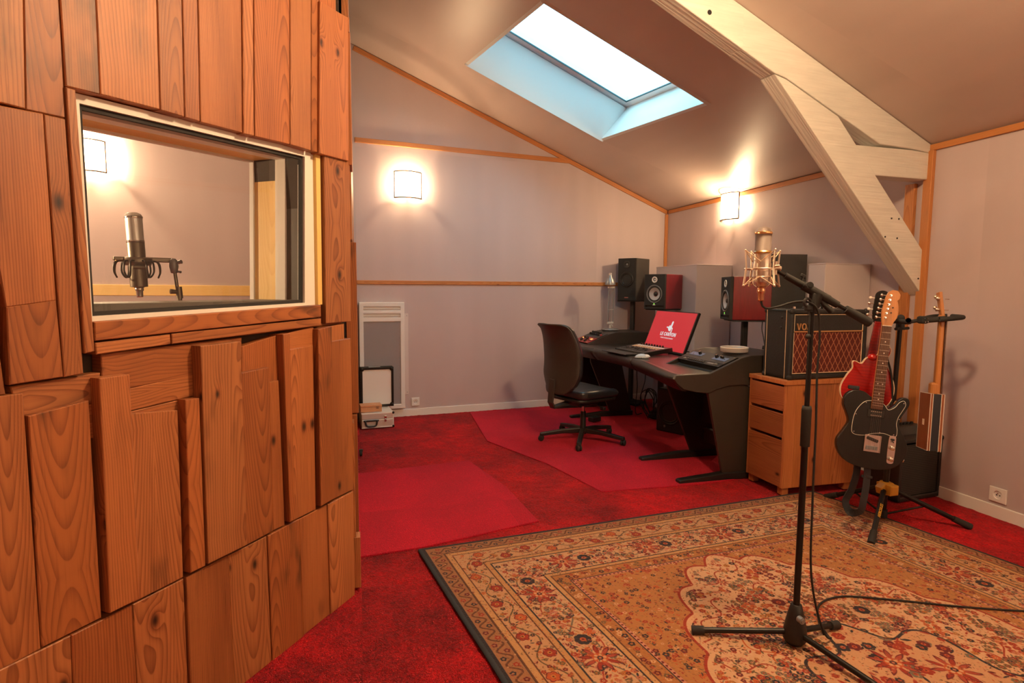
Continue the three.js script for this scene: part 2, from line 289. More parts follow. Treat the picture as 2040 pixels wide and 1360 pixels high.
{
  const T = 0.15;
  // back wall, gable shaped, turned with its plane; its local x runs along the wall from world x = 0
  const L = (x) => x / Math.cos(BA);
  const prof = [[L(LEFT - 0.1), -0.1], [L(3.85), -0.1], [L(3.85), CEIL(3.85) + 0.02], [L(RIDGE), CEIL(RIDGE) + 0.02], [L(LEFT - 0.1), CEIL(RIDGE) - 0.375 * (RIDGE - LEFT + 0.1) + 0.02]];
  const bw = ext(prof, T).translate(0, 0, -T); bw.rotateY(BA).translate(0, 0, WB(0));
  struct('wall_back', bw, M.wall);
  struct('wall_right', ext([[-FRONT - T, -0.1], [6.95, -0.1], [6.95, 2.44], [-FRONT - T, 2.44]], T).rotateY(Math.PI / 2).translate(3.85, 0, 0), M.wall);
  const prof2 = [[LEFT - 0.1, -0.1], [4.0, -0.1], [4.0, CEIL(4)], [RIDGE, CEIL(RIDGE)], [LEFT - 0.1, CEIL(RIDGE) - 0.375 * (RIDGE - LEFT + 0.1)]];
  struct('wall_front', ext(prof2, T).translate(0, 0, FRONT), M.wall);
  struct('wall_left', ext([[-FRONT - T, -0.1], [6.3, -0.1], [6.3, 3.85], [-FRONT - T, 3.85]], T).rotateY(Math.PI / 2).translate(LEFT - T, 0, 0), M.wall);
  // ceiling: slope coordinates s (down the slope from the ridge) and z
  const th = Math.atan(0.375), S = (x) => (x - RIDGE) / Math.cos(th);
  const hole = [[1.0, -5.563], [2.471, -5.737], [2.692, -4.133], [1.266, -3.998]];
  const sh = poly([[0, -FRONT - T], [S(4.02), -FRONT - T], [S(4.02), 6.98], [0, 6.98]]);
  sh.holes.push(poly(hole.map(([x, z]) => [S(x), -z])));
  const TC = 0.04;
  const slab = ext(sh, TC); // local x: along slope, y: -z, z: up out of the room
  const m = basis(V(RIDGE, CEIL(RIDGE), 0), V(Math.cos(th), -Math.sin(th), 0), V(0, 0, -1), V(Math.sin(th), Math.cos(th), 0));
  struct('ceiling', slab.applyMatrix4(m), M.ceiling);
  const slab2 = ext([[0, -FRONT - T], [S(RIDGE + 1.8), -FRONT - T], [S(RIDGE + 1.8), 6.98], [0, 6.98]], TC);
  slab2.applyMatrix4(new THREE.Matrix4().makeScale(-1, 1, 1)); { const q = slab2.attributes; for (let i = 0; i < q.position.count; i += 3) for (const k of ['position', 'normal', 'uv']) { const a = q[k], n = a.itemSize; for (let j = 0; j < n; j++) { const t = a.array[(i + 1) * n + j]; a.array[(i + 1) * n + j] = a.array[(i + 2) * n + j]; a.array[(i + 2) * n + j] = t; } } }
  const m2 = basis(V(RIDGE, CEIL(RIDGE), 0), V(Math.cos(th), Math.sin(th), 0), V(0, 0, -1), V(-Math.sin(th), Math.cos(th), 0));
  struct('ceiling_far_slope', slab2.applyMatrix4(m2), M.ceiling);

  // ---- roof window: flared lining, frame, sash, pane, all in the slope's own plane
  const win = structGroup('window_2');
  const hs = hole.map(([x, z]) => [S(x), -z]);
  const D = 0.34;
  const in2 = [[1.05, -5.384], [2.556, -5.561], [2.742, -4.25], [1.25, -4.12]].map(([x, z]) => [S(x), -z]);
  // inner ends of the lining, as far up as the frame (frame corner seen at the lower far corner)
  const P3 = (s, y, z) => V(s, y, z).applyMatrix4(m);
  const quadSlab = (a, b, c, d, t) => { // panel between two edges with thickness t outward
    const n = b.clone().sub(a).cross(d.clone().sub(a)).normalize().multiplyScalar(-t), pts = [a, b, c, d, a.clone().add(n), b.clone().add(n), c.clone().add(n), d.clone().add(n)];
    const f = [0, 1, 2, 0, 2, 3, 5, 4, 7, 5, 7, 6, 0, 4, 5, 0, 5, 1, 1, 5, 6, 1, 6, 2, 2, 6, 7, 2, 7, 3, 3, 7, 4, 3, 4, 0], arr = new Float32Array(f.length * 3);
    f.forEach((i, k) => pts[i].toArray(arr, k * 3));
    const q = new THREE.BufferGeometry(); q.setAttribute('position', new THREE.BufferAttribute(arr, 3)); q.computeVertexNormals(); return boxUV(q);
  };
  for (let i = 0; i < 4; i++) {
    const j = (i + 1) % 4;
    mesh('lining', quadSlab(P3(hs[i][0], hs[i][1], 0), P3(hs[j][0], hs[j][1], 0), P3(in2[j][0], in2[j][1], D), P3(in2[i][0], in2[i][1], D), -0.03), M.reveal, win);
  }
  const cxx = in2.reduce((a, q) => a + q[0] / 4, 0), cyy = in2.reduce((a, q) => a + q[1] / 4, 0);
  const inset = (k) => in2.map(([a, b], i) => { const pv = in2[(i + 3) % 4], nx = in2[(i + 1) % 4]; const e1 = [nx[0] - a, nx[1] - b], e2 = [pv[0] - a, pv[1] - b], l1 = Math.hypot(...e1), l2 = Math.hypot(...e2); return [a + k * (e1[0] / l1 + e2[0] / l2), b + k * (e1[1] / l1 + e2[1] / l2)]; });
  const ring = (k0, k1, zz, t) => { const s = poly(inset(k0)); s.holes.push(poly(inset(k1))); return ext(s, t).translate(0, 0, zz).applyMatrix4(m); };
  mesh('frame', ring(-0.10, 0.028, D - 0.005, 0.10), M.skyFrame, win);
  mesh('frame_lip', ring(-0.02, 0.016, D - 0.02, 0.014), M.skyFrame, win);
  mesh('sash', ring(0.028, 0.10, D + 0.004, 0.06), M.skySash, win);
  mesh('gasket', ring(0.094, 0.102, D + 0.001, 0.012), M.gasket, win);
  const gl = new THREE.ShapeGeometry(poly(inset(0.09))).translate(0, 0, D + 0.06).applyMatrix4(m);
  mesh('pane', gl, M.glass, win);
}
{ // wooden battens over the joints
  const batten = (a, b, w, t, up, mat = M.pine) => { // lies on a wall: a to b, w across along 'up', t proud
    const d = b.clone().sub(a), L = d.length(); d.normalize();
    const n = d.clone().cross(up).normalize(), u2 = n.clone().cross(d).normalize();
    reseed(Math.floor(L * 1000)); const g = shiftUV(swapUV(box(L, w, t, L / 2, 0, t / 2, 0.004)), rr(0, 1), rr(0, 1));
    const o = struct('trim_1', g.applyMatrix4(basis(a, d, u2, n)), mat);
    return o;
  };
  used.set('trim_1', 0);
  let k = 0; const T = (...args) => { const o = batten(...args); o.name = 'trim_' + ++k; return o; };
  const up = V(0, 1, 0);
  T(onBack(0, 1.467), onBack(3.84, 1.482), 0.042, 0.016, up);
  T(onBack(0, 2.925), onBack(2.47, 2.915), 0.05, 0.016, up);
  const dn = V(0.375, 1, 0).normalize();
  T(onBack(0, CEIL(0) - 0.03), onBack(3.84, CEIL(3.84) - 0.03), 0.048, 0.018, dn);
  T(onBack(3.83, 0.06), onBack(3.83, CEIL(3.85) - 0.05), 0.04, 0.02, V(-1, 0, 0));
  T(V(3.85, 2.395, -6.74), V(3.85, 2.395, 1.88), 0.042, 0.02, up);
  T(V(3.85, 0.05, -3.235), V(3.85, 2.375, -3.235), 0.062, 0.03, V(0, 0, -1));
  T(V(3.85, 0.05, -3.365), V(3.85, 2.17, -3.365), 0.075, 0.03, V(0, 0, -1));
  // white baseboards
  struct('baseboard_back', join([box(3.98, 0.082, 0.014, 1.99, 0.041, 0.007, 0.004)]).rotateY(BA).translate(0, 0, WB(0)), M.white);
  struct('baseboard_right', box(0.014, 0.082, 8.6, 3.843, 0.041, -2.45, 0.004), M.white);
  // trims inside the booth
  const o = T(onBack(-2.6, 1.37), onBack(-0.16, 1.37), 0.1, 0.016, up, M.pineYellow);
}
{ // white painted roof truss: rafter, strut and tie beam, in a plane a little askew to the wall
  const tr = structGroup('roof_truss', [3.85, 0, -3.24], Math.atan2(-0.177, 1.726) * -1 * -1);
  // local x runs away from the wall towards the left: use a basis instead of a turn
  tr.rotation.y = 0;
  const d = V(-1.726, 0, 0.177).normalize(), n = V(0.177, 0, 1.726).normalize();
  const B = basis(V(0, 0, 0), d.clone().negate(), V(0, 1, 0), n); // local x towards the wall, z towards the camera
  const X = (x, z) => (V(x - 3.85, 0, z + 3.24)).dot(d.clone().negate());
  const W = 0.12;
  const part = (name, pts) => { const g = ext(pts.map(([x, z, y]) => [X(x, z), y]), W, 0.006, 2).translate(0, 0, -W); mesh(name, swapGrain(g, pts), M.beam, tr).applyMatrix4(B); };
  function swapGrain(g) { return boxUV(g); }
  part('rafter', [[1.0, -2.96, 3.49], [3.849, -3.24, 2.415], [3.849, -3.24, 2.36], [3.664, -3.221, 2.372], [3.36, -3.190, 2.376], [2.97, -3.151, 2.522], [2.53, -3.105, 2.69], [2.44, -3.096, 2.707], [1.776, -3.027, 2.976], [0.9, -2.95, 3.33]]);
  part('strut', [[2.441, -3.096, 2.700], [2.53, -3.105, 2.683], [2.97, -3.151, 2.512], [3.849, -3.24, 1.676], [3.849, -3.24, 1.385]]);
  part('tie_beam', [[3.129, -3.166, 2.351], [3.664, -3.221, 2.366], [3.849, -3.24, 2.36], [3.849, -3.24, 2.181], [3.321, -3.186, 2.172]]);
  // peg holes and the old mortise
  const hole = (x, y, r) => disc(r, 0.004, X(x, -3.24 + (3.85 - x) * 0.1), y, 0.001, 10);
  const pts = [[3.50, 1.90], [3.57, 1.90], [3.565, 1.77], [3.45, 1.775], [3.80, 1.50], [1.95, 2.97]];
  mesh('peg_hole', pts.map(([x, y], i) => hole(x, y, i === 5 ? 0.014 : 0.006)), M.blackMatte, tr).applyMatrix4(B);
}

// ---------------------------------------------------------------- the recording booth clad in chestnut planks
const BOOTH = [-0.0305, 0, -2.6546], BTURN = Math.atan2(0.8149, 0.5795);
{
  const wall = structGroup('wall_booth', BOOTH, BTURN);
  // core of the wall round the window opening
  const core = (pts, z0, t) => ext(pts, t).translate(0, 0, z0);
  const O = { l: -1.09, r: -0.235, b: 1.318, t: 1.918 };
  mesh('core', [
    core([[-2.9, 0], [-0.02, 0], [-0.02, O.b], [-2.9, O.b]], -0.30, 0.245),
    core([[-2.9, O.t], [-0.02, O.t], [-0.02, 3.9], [-2.9, 3.9]], -0.30, 0.245),
    core([[-2.9, O.b], [O.l, O.b], [O.l, O.t], [-2.9, O.t]], -0.30, 0.245),
    core([[O.r, O.b], [-0.02, O.b], [-0.02, O.t], [O.r, O.t]], -0.30, 0.245)], M.boothCore, wall);
  mesh('corner_post', [box(0.05, 3.9, 0.26, -0.030, 1.95, -0.172, 0)], M.planks[2], wall);
  let pk = 0;
  const plank = (q, parent = wall, back = 0.05) => {
    const [o, ...c] = q; reseed(100 + pk * 31);
    const pts = [[c[0], c[1]], [c[2], c[3]], [c[4], c[5]], [c[6], c[7]]].reverse();
    const horiz = Math.abs(c[2] - c[0]) > Math.abs(c[7] - c[1]) * 1.6;
    let g = ext(pts, o + back + 0.005, 0.0022, 1).translate(0, 0, -back - 0.005);
    g = boxUV(g); if (horiz) swapUV(g);
    shiftUV(g, rr(0, 3), rr(0, 5));
    if (rnd() < 0.5) { const a = g.attributes.uv; for (let i = 0; i < a.count; i++) a.setX(i, -a.getX(i)); }
    return mesh('plank', g, M.planks[(pk++ * 5 + Math.floor(rnd() * 4)) % M.planks.length], parent);
  };
  const up = (q, top) => { // carry a plank of the top row on upwards along its own edges
    const [o, a, b, c, d, e, f, g, h] = q, L = (x0, y0, x1, y1) => x0 + (x1 - x0) * (top - y0) / (y1 - y0);
    return [o, L(g, h, a, b), top, L(e, f, c, d), top, e, f, g, h];
  };
  const TOP = [
[0,-1.322,2.057,-1.218,2.106,-1.23,1.813,-1.337,1.813],
[0,-1.217,2.107,-1.14,2.143,-1.142,1.816,-1.229,1.812],
[0.006,-1.142,2.141,-1.055,2.182,-1.057,1.898,-1.14,1.893],
[0,-1.049,2.186,-0.875,2.269,-0.881,1.91,-1.051,1.901],
[0.004,-0.876,2.268,-0.795,2.306,-0.804,1.91,-0.882,1.908],
[0,-0.789,2.31,-0.736,2.335,-0.745,1.912,-0.798,1.911],
[-0.004,-0.729,2.339,-0.554,2.422,-0.569,1.921,-0.739,1.913],
[0.003,-0.558,2.419,-0.511,2.441,-0.528,1.921,-0.574,1.918],
[0,-0.504,2.445,-0.33,2.528,-0.35,1.934,-0.521,1.922],
[0.004,-0.33,2.527,-0.215,2.582,-0.237,1.936,-0.351,1.933],
[0,-0.207,2.586,-0.164,2.607,-0.184,1.939,-0.229,1.937]];
  for (const q of TOP) plank(up(q, 2.95));
  const REST = [
[0.012,-0.175,2.52,0.006,2.534,-0.007,1.942,-0.198,1.933],
[-0.02,-0.131,3.2,-0.032,3.2,-0.039,2.53,-0.137,2.527],
[0,-1.338,1.802,-1.192,1.813,-1.189,1.365,-1.297,1.351],
[0,-1.296,1.351,-1.189,1.366,-1.183,1.173,-1.3,1.17],
[0,-1.191,1.812,-1.142,1.814,-1.134,1.175,-1.181,1.172],
[0.008,-1.142,1.89,-1.119,1.89,-1.108,1.231,-1.132,1.228],
[0.004,-1.102,1.307,-0.198,1.333,-0.198,1.284,-1.103,1.258],
[0,-1.1,1.252,-0.88,1.26,-0.88,1.23,-1.099,1.221],
[0,-0.875,1.261,-0.193,1.278,-0.194,1.249,-0.875,1.23],
[0,-0.153,1.942,0.017,1.95,0.007,1.256,-0.162,1.255],
[-0.012,-1.42,1.8,-1.343,1.8,-1.303,1.148,-1.42,1.149],
[-0.004,-1.376,1.148,-1.272,1.146,-1.27,0.506,-1.415,0.505],
[-0.016,-1.291,1.164,-1.081,1.17,-1.085,1.092,-1.275,1.089],
[-0.016,-1.275,1.087,-1.085,1.09,-1.077,0.993,-1.274,1.016],
[-0.016,-1.076,1.22,-0.593,1.229,-0.599,1.129,-1.079,1.113],
[-0.016,-1.043,1.111,-0.779,1.128,-0.779,1.059,-1.043,1.049],
[-0.016,-1.043,1.047,-0.779,1.056,-0.781,0.94,-1.043,0.962],
[-0.016,-0.596,1.197,-0.429,1.224,-0.426,1.055,-0.598,1.049],
[-0.012,-0.418,1.223,-0.226,1.246,-0.22,1.133,-0.416,1.125],
[-0.012,-0.171,1.237,-0.027,1.248,-0.027,1.143,-0.171,1.135],
[-0.022,-1.082,1.237,-0.037,1.258,-0.037,1.247,-1.082,1.222],
[0,-1.266,1.09,-1.125,1.103,-1.124,0.507,-1.271,0.509],
[0.02,-1.108,1.16,-1.025,1.16,-1.029,0.516,-1.114,0.518],
[0,-1.03,1.048,-0.866,1.027,-0.872,0.501,-1.036,0.503],
[0.018,-0.853,1.058,-0.803,1.055,-0.805,0.511,-0.86,0.512],
[0.024,-0.796,1.218,-0.637,1.22,-0.638,0.511,-0.799,0.515],
[0.006,-0.65,1.108,-0.493,1.114,-0.496,0.502,-0.65,0.501],
[0,-0.489,1.058,-0.441,1.058,-0.43,0.498,-0.49,0.5],
[0.016,-0.43,1.229,-0.395,1.231,-0.388,0.507,-0.418,0.507],
[0,-0.403,1.166,-0.246,1.172,-0.252,0.496,-0.396,0.498],
[0.016,-0.233,1.236,-0.147,1.244,-0.15,0.51,-0.239,0.506],
[0,-0.157,1.178,0.003,1.182,0.006,0.497,-0.16,0.5],
[0,-1.416,0.509,-1.203,0.502,-1.216,0.003,-1.447,0.003],
[0.003,-1.203,0.503,-1.04,0.5,-1.038,0.003,-1.215,0.003],
[-0.003,-1.034,0.496,-0.869,0.494,-0.87,0.003,-1.032,0.003],
[0.005,-0.866,0.498,-0.703,0.499,-0.698,0.003,-0.866,0.003],
[0,-0.698,0.494,-0.524,0.492,-0.518,0.003,-0.694,0.003],
[0.003,-0.521,0.492,-0.354,0.494,-0.346,0.003,-0.515,0.003],
[-0.002,-0.349,0.49,-0.18,0.49,-0.175,0.003,-0.341,0.003],
[0.002,-0.177,0.49,0,0.49,-0.002,0.003,-0.172,0.003]];
  for (const q of REST) plank(q);
  // more of the same to the left, past the edge of the view
  reseed(9); let u = -1.43;
  while (u > -2.7) { const w = rr(0.12, 0.22), a = u, b = u - w + 0.004; plank([rr(0, 0.01), b, 2.95, a, 2.95, a, 1.82, b, 1.82]); plank([rr(0, 0.01), b, 1.8, a, 1.8, a, 0.51, b, 0.51]); plank([rr(0, 0.005), b, 0.5, a, 0.5, a, 0.003, b, 0.003]); u -= w; }

  // ---- the double window: white outer frame, dark gap, pine lining, two panes
  const win = structGroup('window_1', BOOTH, BTURN);
  const ringQ = (o, i, z0, t) => { const s = poly(o); s.holes.push(poly(i)); return ext(s, t).translate(0, 0, z0); };
  const FO = [[-1.105, 1.302], [-0.16, 1.332], [-0.155, 1.948], [-1.11, 1.893]], FI = [[-1.084, 1.321], [-0.254, 1.342], [-0.234, 1.916], [-1.087, 1.871]];
  mesh('frame', ringQ(FO, FI, -0.065, 0.035), M.whiteFrame, win);
  const big = (k, q) => q.map(([x, y], i) => [x + (i === 0 || i === 3 ? -k : k), y + (i < 2 ? -k : k)]);
  mesh('dark_lining', ringQ(big(0.06, FI), big(0.006, FI), -0.125, 0.06), M.darkReveal, win);
  mesh('dark_sill', box(0.86, 0.042, 0.195, -0.665, 1.332, -0.1725, 0.002), M.darkReveal, win);
  mesh('spacer', ringQ(big(0.06, FI), big(-0.003, FI), -0.175, 0.05), M.whiteFrame, win);
  mesh('pine_lining', ringQ(big(0.06, FI), big(0.002, FI), -0.285, 0.11), M.pineYellow, win);
  mesh('inner_frame', ringQ(big(0.07, FI), big(-0.006, FI), -0.305, 0.02), M.white, win);
  mesh('sealing_strip', ringQ(big(0.01, FI), big(-0.012, FI), -0.052, 0.012), M.rubber, win);
  mesh('pane', new THREE.ShapeGeometry(poly(FI)).translate(0, 0, -0.047), M.glass, win);
  mesh('pane', new THREE.ShapeGeometry(poly(FI)).translate(0, 0, -0.165), M.glass, win);
  mesh('pine_strip', ext([[-0.192, 1.333], [-0.166, 1.334], [-0.16, 1.945], [-0.186, 1.943]], 0.03).translate(0, 0, -0.045), M.pineYellow, wall);

  // ---- the side of the booth runs back to the rear wall
  const side = structGroup('wall_booth_side', [-0.03, 0, -2.66]);
  mesh('core', new THREE.BoxGeometry(0.12, 3.9, 3.6).translate(-0.09, 1.95, -1.91), M.boothCore, side);
  const sp = (y0, y1, z0, z1, t) => { pk++; reseed(900 + pk); const g = shiftUV(box(t + 0.02, y1 - y0, z1 - z0, (t - 0.02) / 2, (y0 + y1) / 2, -(z0 + z1) / 2, 0.002), rr(0, 2), rr(0, 4)); mesh('plank', g, M.planks[pk % M.planks.length], side); };
  sp(2.48, 2.54, 0.0, 0.16, 0.016); sp(1.93, 2.478, 0.0, 0.16, 0.019); sp(1.62, 1.92, 0, 0.2, 0.004);
  sp(0.82, 1.61, 0.12, 0.3, 0.03); sp(0.0, 0.815, 0.1, 0.28, 0.022); sp(0.02, 0.26, 0.02, 0.09, 0.028); sp(0.27, 0.8, 0, 0.09, 0.008); sp(1.63, 2.9, 0.22, 0.4, 0.012);
  for (let i = 0; i < 12; i++) { const z = 0.42 + i * 0.26; sp(0.01, 1.045, z, z + 0.255, rr(0, 0.014)); sp(1.05, 1.75, z, z + 0.255, rr(0, 0.01)); sp(1.76, 3.1, z, z + 0.255, rr(0, 0.01)); }
}

// ---------------------------------------------------------------- wall lamps: a curved translucent shade before a bulb
{
  const shadeMap = tex(256, 256, (u, v) => { const y = v, a = sst(0.30, 0.12, y) * (y > 0.04 ? 1 : 0), k = fbm(u * 26, v * 26, 15, 2) > 0.53 ? 1 : 0; const d = 255 - 150 * a * k * sst(0.1, 0.25, u) * sst(0.9, 0.75, u); return [d, d, d * 0.98]; });
  const shadeMat = phy({ color: lin(0.9, 0.86, 0.78), map: shadeMap, transmission: 0.55, thickness: 0, roughness: 1, emissive: lin(1, 0.82, 0.58), emissiveIntensity: 0.55, side: THREE.DoubleSide });
  const bulbMat = std({ color: 0xffffff, emissive: lin(1, 0.8, 0.5), emissiveIntensity: 6 });
  const wire = std({ color: lin(0.05, 0.025, 0.01), roughness: 0.45, metalness: 0.5 });
  const build = (label, power) => {
    const t = thing('wall_lamp', label, 'lamp');
    const W = 0.285, Hh = 0.27, R = 0.168, half = Math.asin(W / 2 / R), z0 = 0.045;
    const arc = (r, y) => { const q = []; for (let i = 0; i <= 20; i++) { const a = -half + 2 * half * i / 20; q.push(V(r * Math.sin(a), y, z0 + R * (Math.cos(a) - Math.cos(half)))); } return q; };
    const g = new THREE.CylinderGeometry(R, R, Hh, 28, 1, true, -half, 2 * half).translate(0, 0, z0 - R * Math.cos(half));
    mesh('shade', g, shadeMat, t);
    mesh('wire_frame', [tube(arc(R + 0.004, Hh / 2), 0.006, 24, 5), tube(arc(R + 0.004, -Hh / 2), 0.007, 24, 5), rod(V(-W / 2, -Hh / 2, z0), V(-W / 2, Hh / 2, z0), 0.006), rod(V(W / 2, -Hh / 2, z0), V(W / 2, Hh / 2, z0), 0.006)], wire, t);
    mesh('wall_plate', [box(0.07, 0.11, 0.02, 0, 0, 0.01), rod(V(0, -0.05, 0.015), V(0, -0.05, 0.05), 0.006), cyl(0.014, 0.014, 0.04, 0, -0.045, 0.055), box(W, 0.006, 0.012, 0, -0.105, 0.035, 0.002), box(0.012, 0.06, 0.008, 0, -0.09, 0.014, 0.002)], M.white, t);
    mesh('bulb', new THREE.SphereGeometry(0.022, 16, 12).scale(1, 1.3, 1).translate(0, 0, 0.062), bulbMat, t);
    const l = new THREE.PointLight(LAMP, LAMP_POWER * power); l.position.set(0, 0, 0.062); l.castShadow = true; l.shadow.radius = 1.2; t.add(l);
    return t;
  };
  const place = (label, p, turn, power) => { const t = build(label, power); t.position.copy(p); t.rotation.y = turn; return t; };
  place('lit wall lamp with curved shade between two wooden battens on the far left wall', onBack(0.535, 2.495, 0.002), BA, 1);
  place('lit wall lamp with curved shade tucked under the ceiling above the red speaker', V(3.848, 2.283, -5.42), -Math.PI / 2, 1);
  place('lit wall lamp behind the glass inside the recording booth', onBack(-2.3, 2.55, 0.002), BA, 3);
  place('unseen lit wall lamp on the left booth wall, out of view, lighting the window lining', V(LEFT + 0.002, 1.8, -3.1), Math.PI / 2, 5.5);  // hidden from view, placed to light the pine lining of the booth window
  place('unseen lit wall lamp on the right wall near the camera, out of view', V(3.848, 2.2, 0.9), -Math.PI / 2, 0.7);  // out of view on the right, lights the room from the camera side
  place('unseen lit wall lamp on the wall behind the camera, nearer the right wall', V(2.2, 2.3, FRONT - 0.002), Math.PI, 0.9);  // unseen behind the camera, a weak light from the front
}
{ // unseen pendant lamp, out of view overhead, placed to light truss and booth planks
  const x = 1.45, z = -1.55, y = 2.88, top = CEIL(x) - 0.002;
  const t = thing('unseen_pendant_lamp', 'unseen round glass pendant lamp out of view above the rug, lighting truss and planks', 'lamp', [x, y, z]);
  mesh('globe', new THREE.SphereGeometry(0.11, 28, 18), phy({ color: lin(0.95, 0.9, 0.82), transmission: 0.9, thickness: 0, roughness: 1, emissive: lin(1, 0.8, 0.55), emissiveIntensity: 0.6 }), t);
  mesh('cap', lathe([[0.0001, 0.15], [0.03, 0.148], [0.045, 0.10], [0.0001, 0.10]], 24), M.black, t);
  mesh('cord', cyl(0.004, 0.004, top - y - 0.14, 0, 0.14 + (top - y - 0.14) / 2, 0, 8), M.black, t);
  mesh('rose', mv(lathe([[0.0001, 0.0], [0.05, -0.002], [0.05, -0.03], [0.0001, -0.035]], 24), 0, top - y, 0, 0, 0, -0.36), M.white, t);
  const l = new THREE.PointLight(LAMP, LAMP_POWER * 4.3); l.castShadow = true; l.shadow.radius = 5.4; t.add(l);
}
// wall sockets
{
  const socket = (label, p, turn, w) => {
    const t = thing('wall_socket', label, 'socket', [p.x, p.y, p.z], turn);
    const s = new THREE.Shape(); s.moveTo(-w / 2, -0.045); s.lineTo(w / 2, -0.045); s.lineTo(w / 2, 0.045); s.lineTo(-w / 2, 0.045); s.closePath();
    const h = new THREE.Path(); h.absarc(0, 0, 0.024, 0, Math.PI * 2, true); s.holes.push(h);
    mesh('plate', ext(s, 0.012, 0.002), M.white, t);
    mesh('well', [disc(0.0245, 0.004, 0, 0, 0.003, 24)], M.heater, t);
    for (const x of [-0.0095, 0.0095]) mesh('contact_hole', disc(0.004, 0.003, x, -0.002, 0.005, 10), M.blackMatte, t);
    mesh('earth_pin', disc(0.003, 0.014, 0, 0.011, 0.008, 10), M.chrome, t);
    return t;
  };
  const b = onBack(0.607, 0.158, 0.002);
  socket('white wall socket above the baseboard beside the panel heater', b, BA, 0.09);
  socket('white wall socket low on the right wall near the guitar stand', V(3.848, 0.15, -2.632), -Math.PI / 2, 0.1);
}
{ // panel heater on the back wall
  const p = onBack(0.248, 0.68, 0.002);
  const t = thing('panel_heater', 'white electric panel heater with louvres and grey mesh on the far left wall', 'heater', [p.x, p.y, p.z], BA);
  const w = 0.478, h = 1.155, d = 0.055; // right edge at x = 0.487
  const s = poly([[-w / 2, -h / 2], [w / 2, -h / 2], [w / 2, h / 2], [-w / 2, h / 2]]);
  for (const [y0, y1] of [[-h / 2 + 0.05, 0.37], [0.415, 0.455], [0.49, 0.53]]) s.holes.push(poly([[-w / 2 + 0.045, y0], [-w / 2 + 0.045, y1], [w / 2 - 0.045, y1], [w / 2 - 0.045, y0]]));
  mesh('front_panel', ext(s, 0.02, 0.006, 2).translate(0, 0, d - 0.02), M.heater, t);
  mesh('body', box(w - 0.02, h - 0.02, d - 0.02, 0, 0, (d - 0.02) / 2), M.heater, t);
  mesh('mesh_grille', box(w - 0.085, 0.9, 0.004, 0, -0.08, d - 0.012, 0), std({ color: lin(0.30, 0.27, 0.28), roughness: 0.5, bumpMap: M.meshGrille.bumpMap, bumpScale: 0.001 }), t);
  for (const y of [0.424, 0.499]) { const g = mv(box(w - 0.09, 0.03, 0.006, 0, 0, 0, 0.002), 0, y, d - 0.012, 0.7, 0, 0); mesh('louvre', g, M.white, t); }
  // plastic cover plate beside it
  const q = onBack(0.507, 0.69, 0.002);
  const c = thing('cover_plate', 'thin clear plastic cover strip screwed to the wall behind the panel heater', 'cover', [q.x, q.y, q.z], BA);
  mesh('sheet', box(0.056, 0.89, 0.004, 0, 0, 0.002, 0.001), std({ color: lin(0.68, 0.6, 0.58), roughness: 0.35 }), c);
  for (const y of [-0.42, 0.42]) mesh('screw', disc(0.005, 0.003, 0.012, y, 0.005, 8), M.silver, c);
}
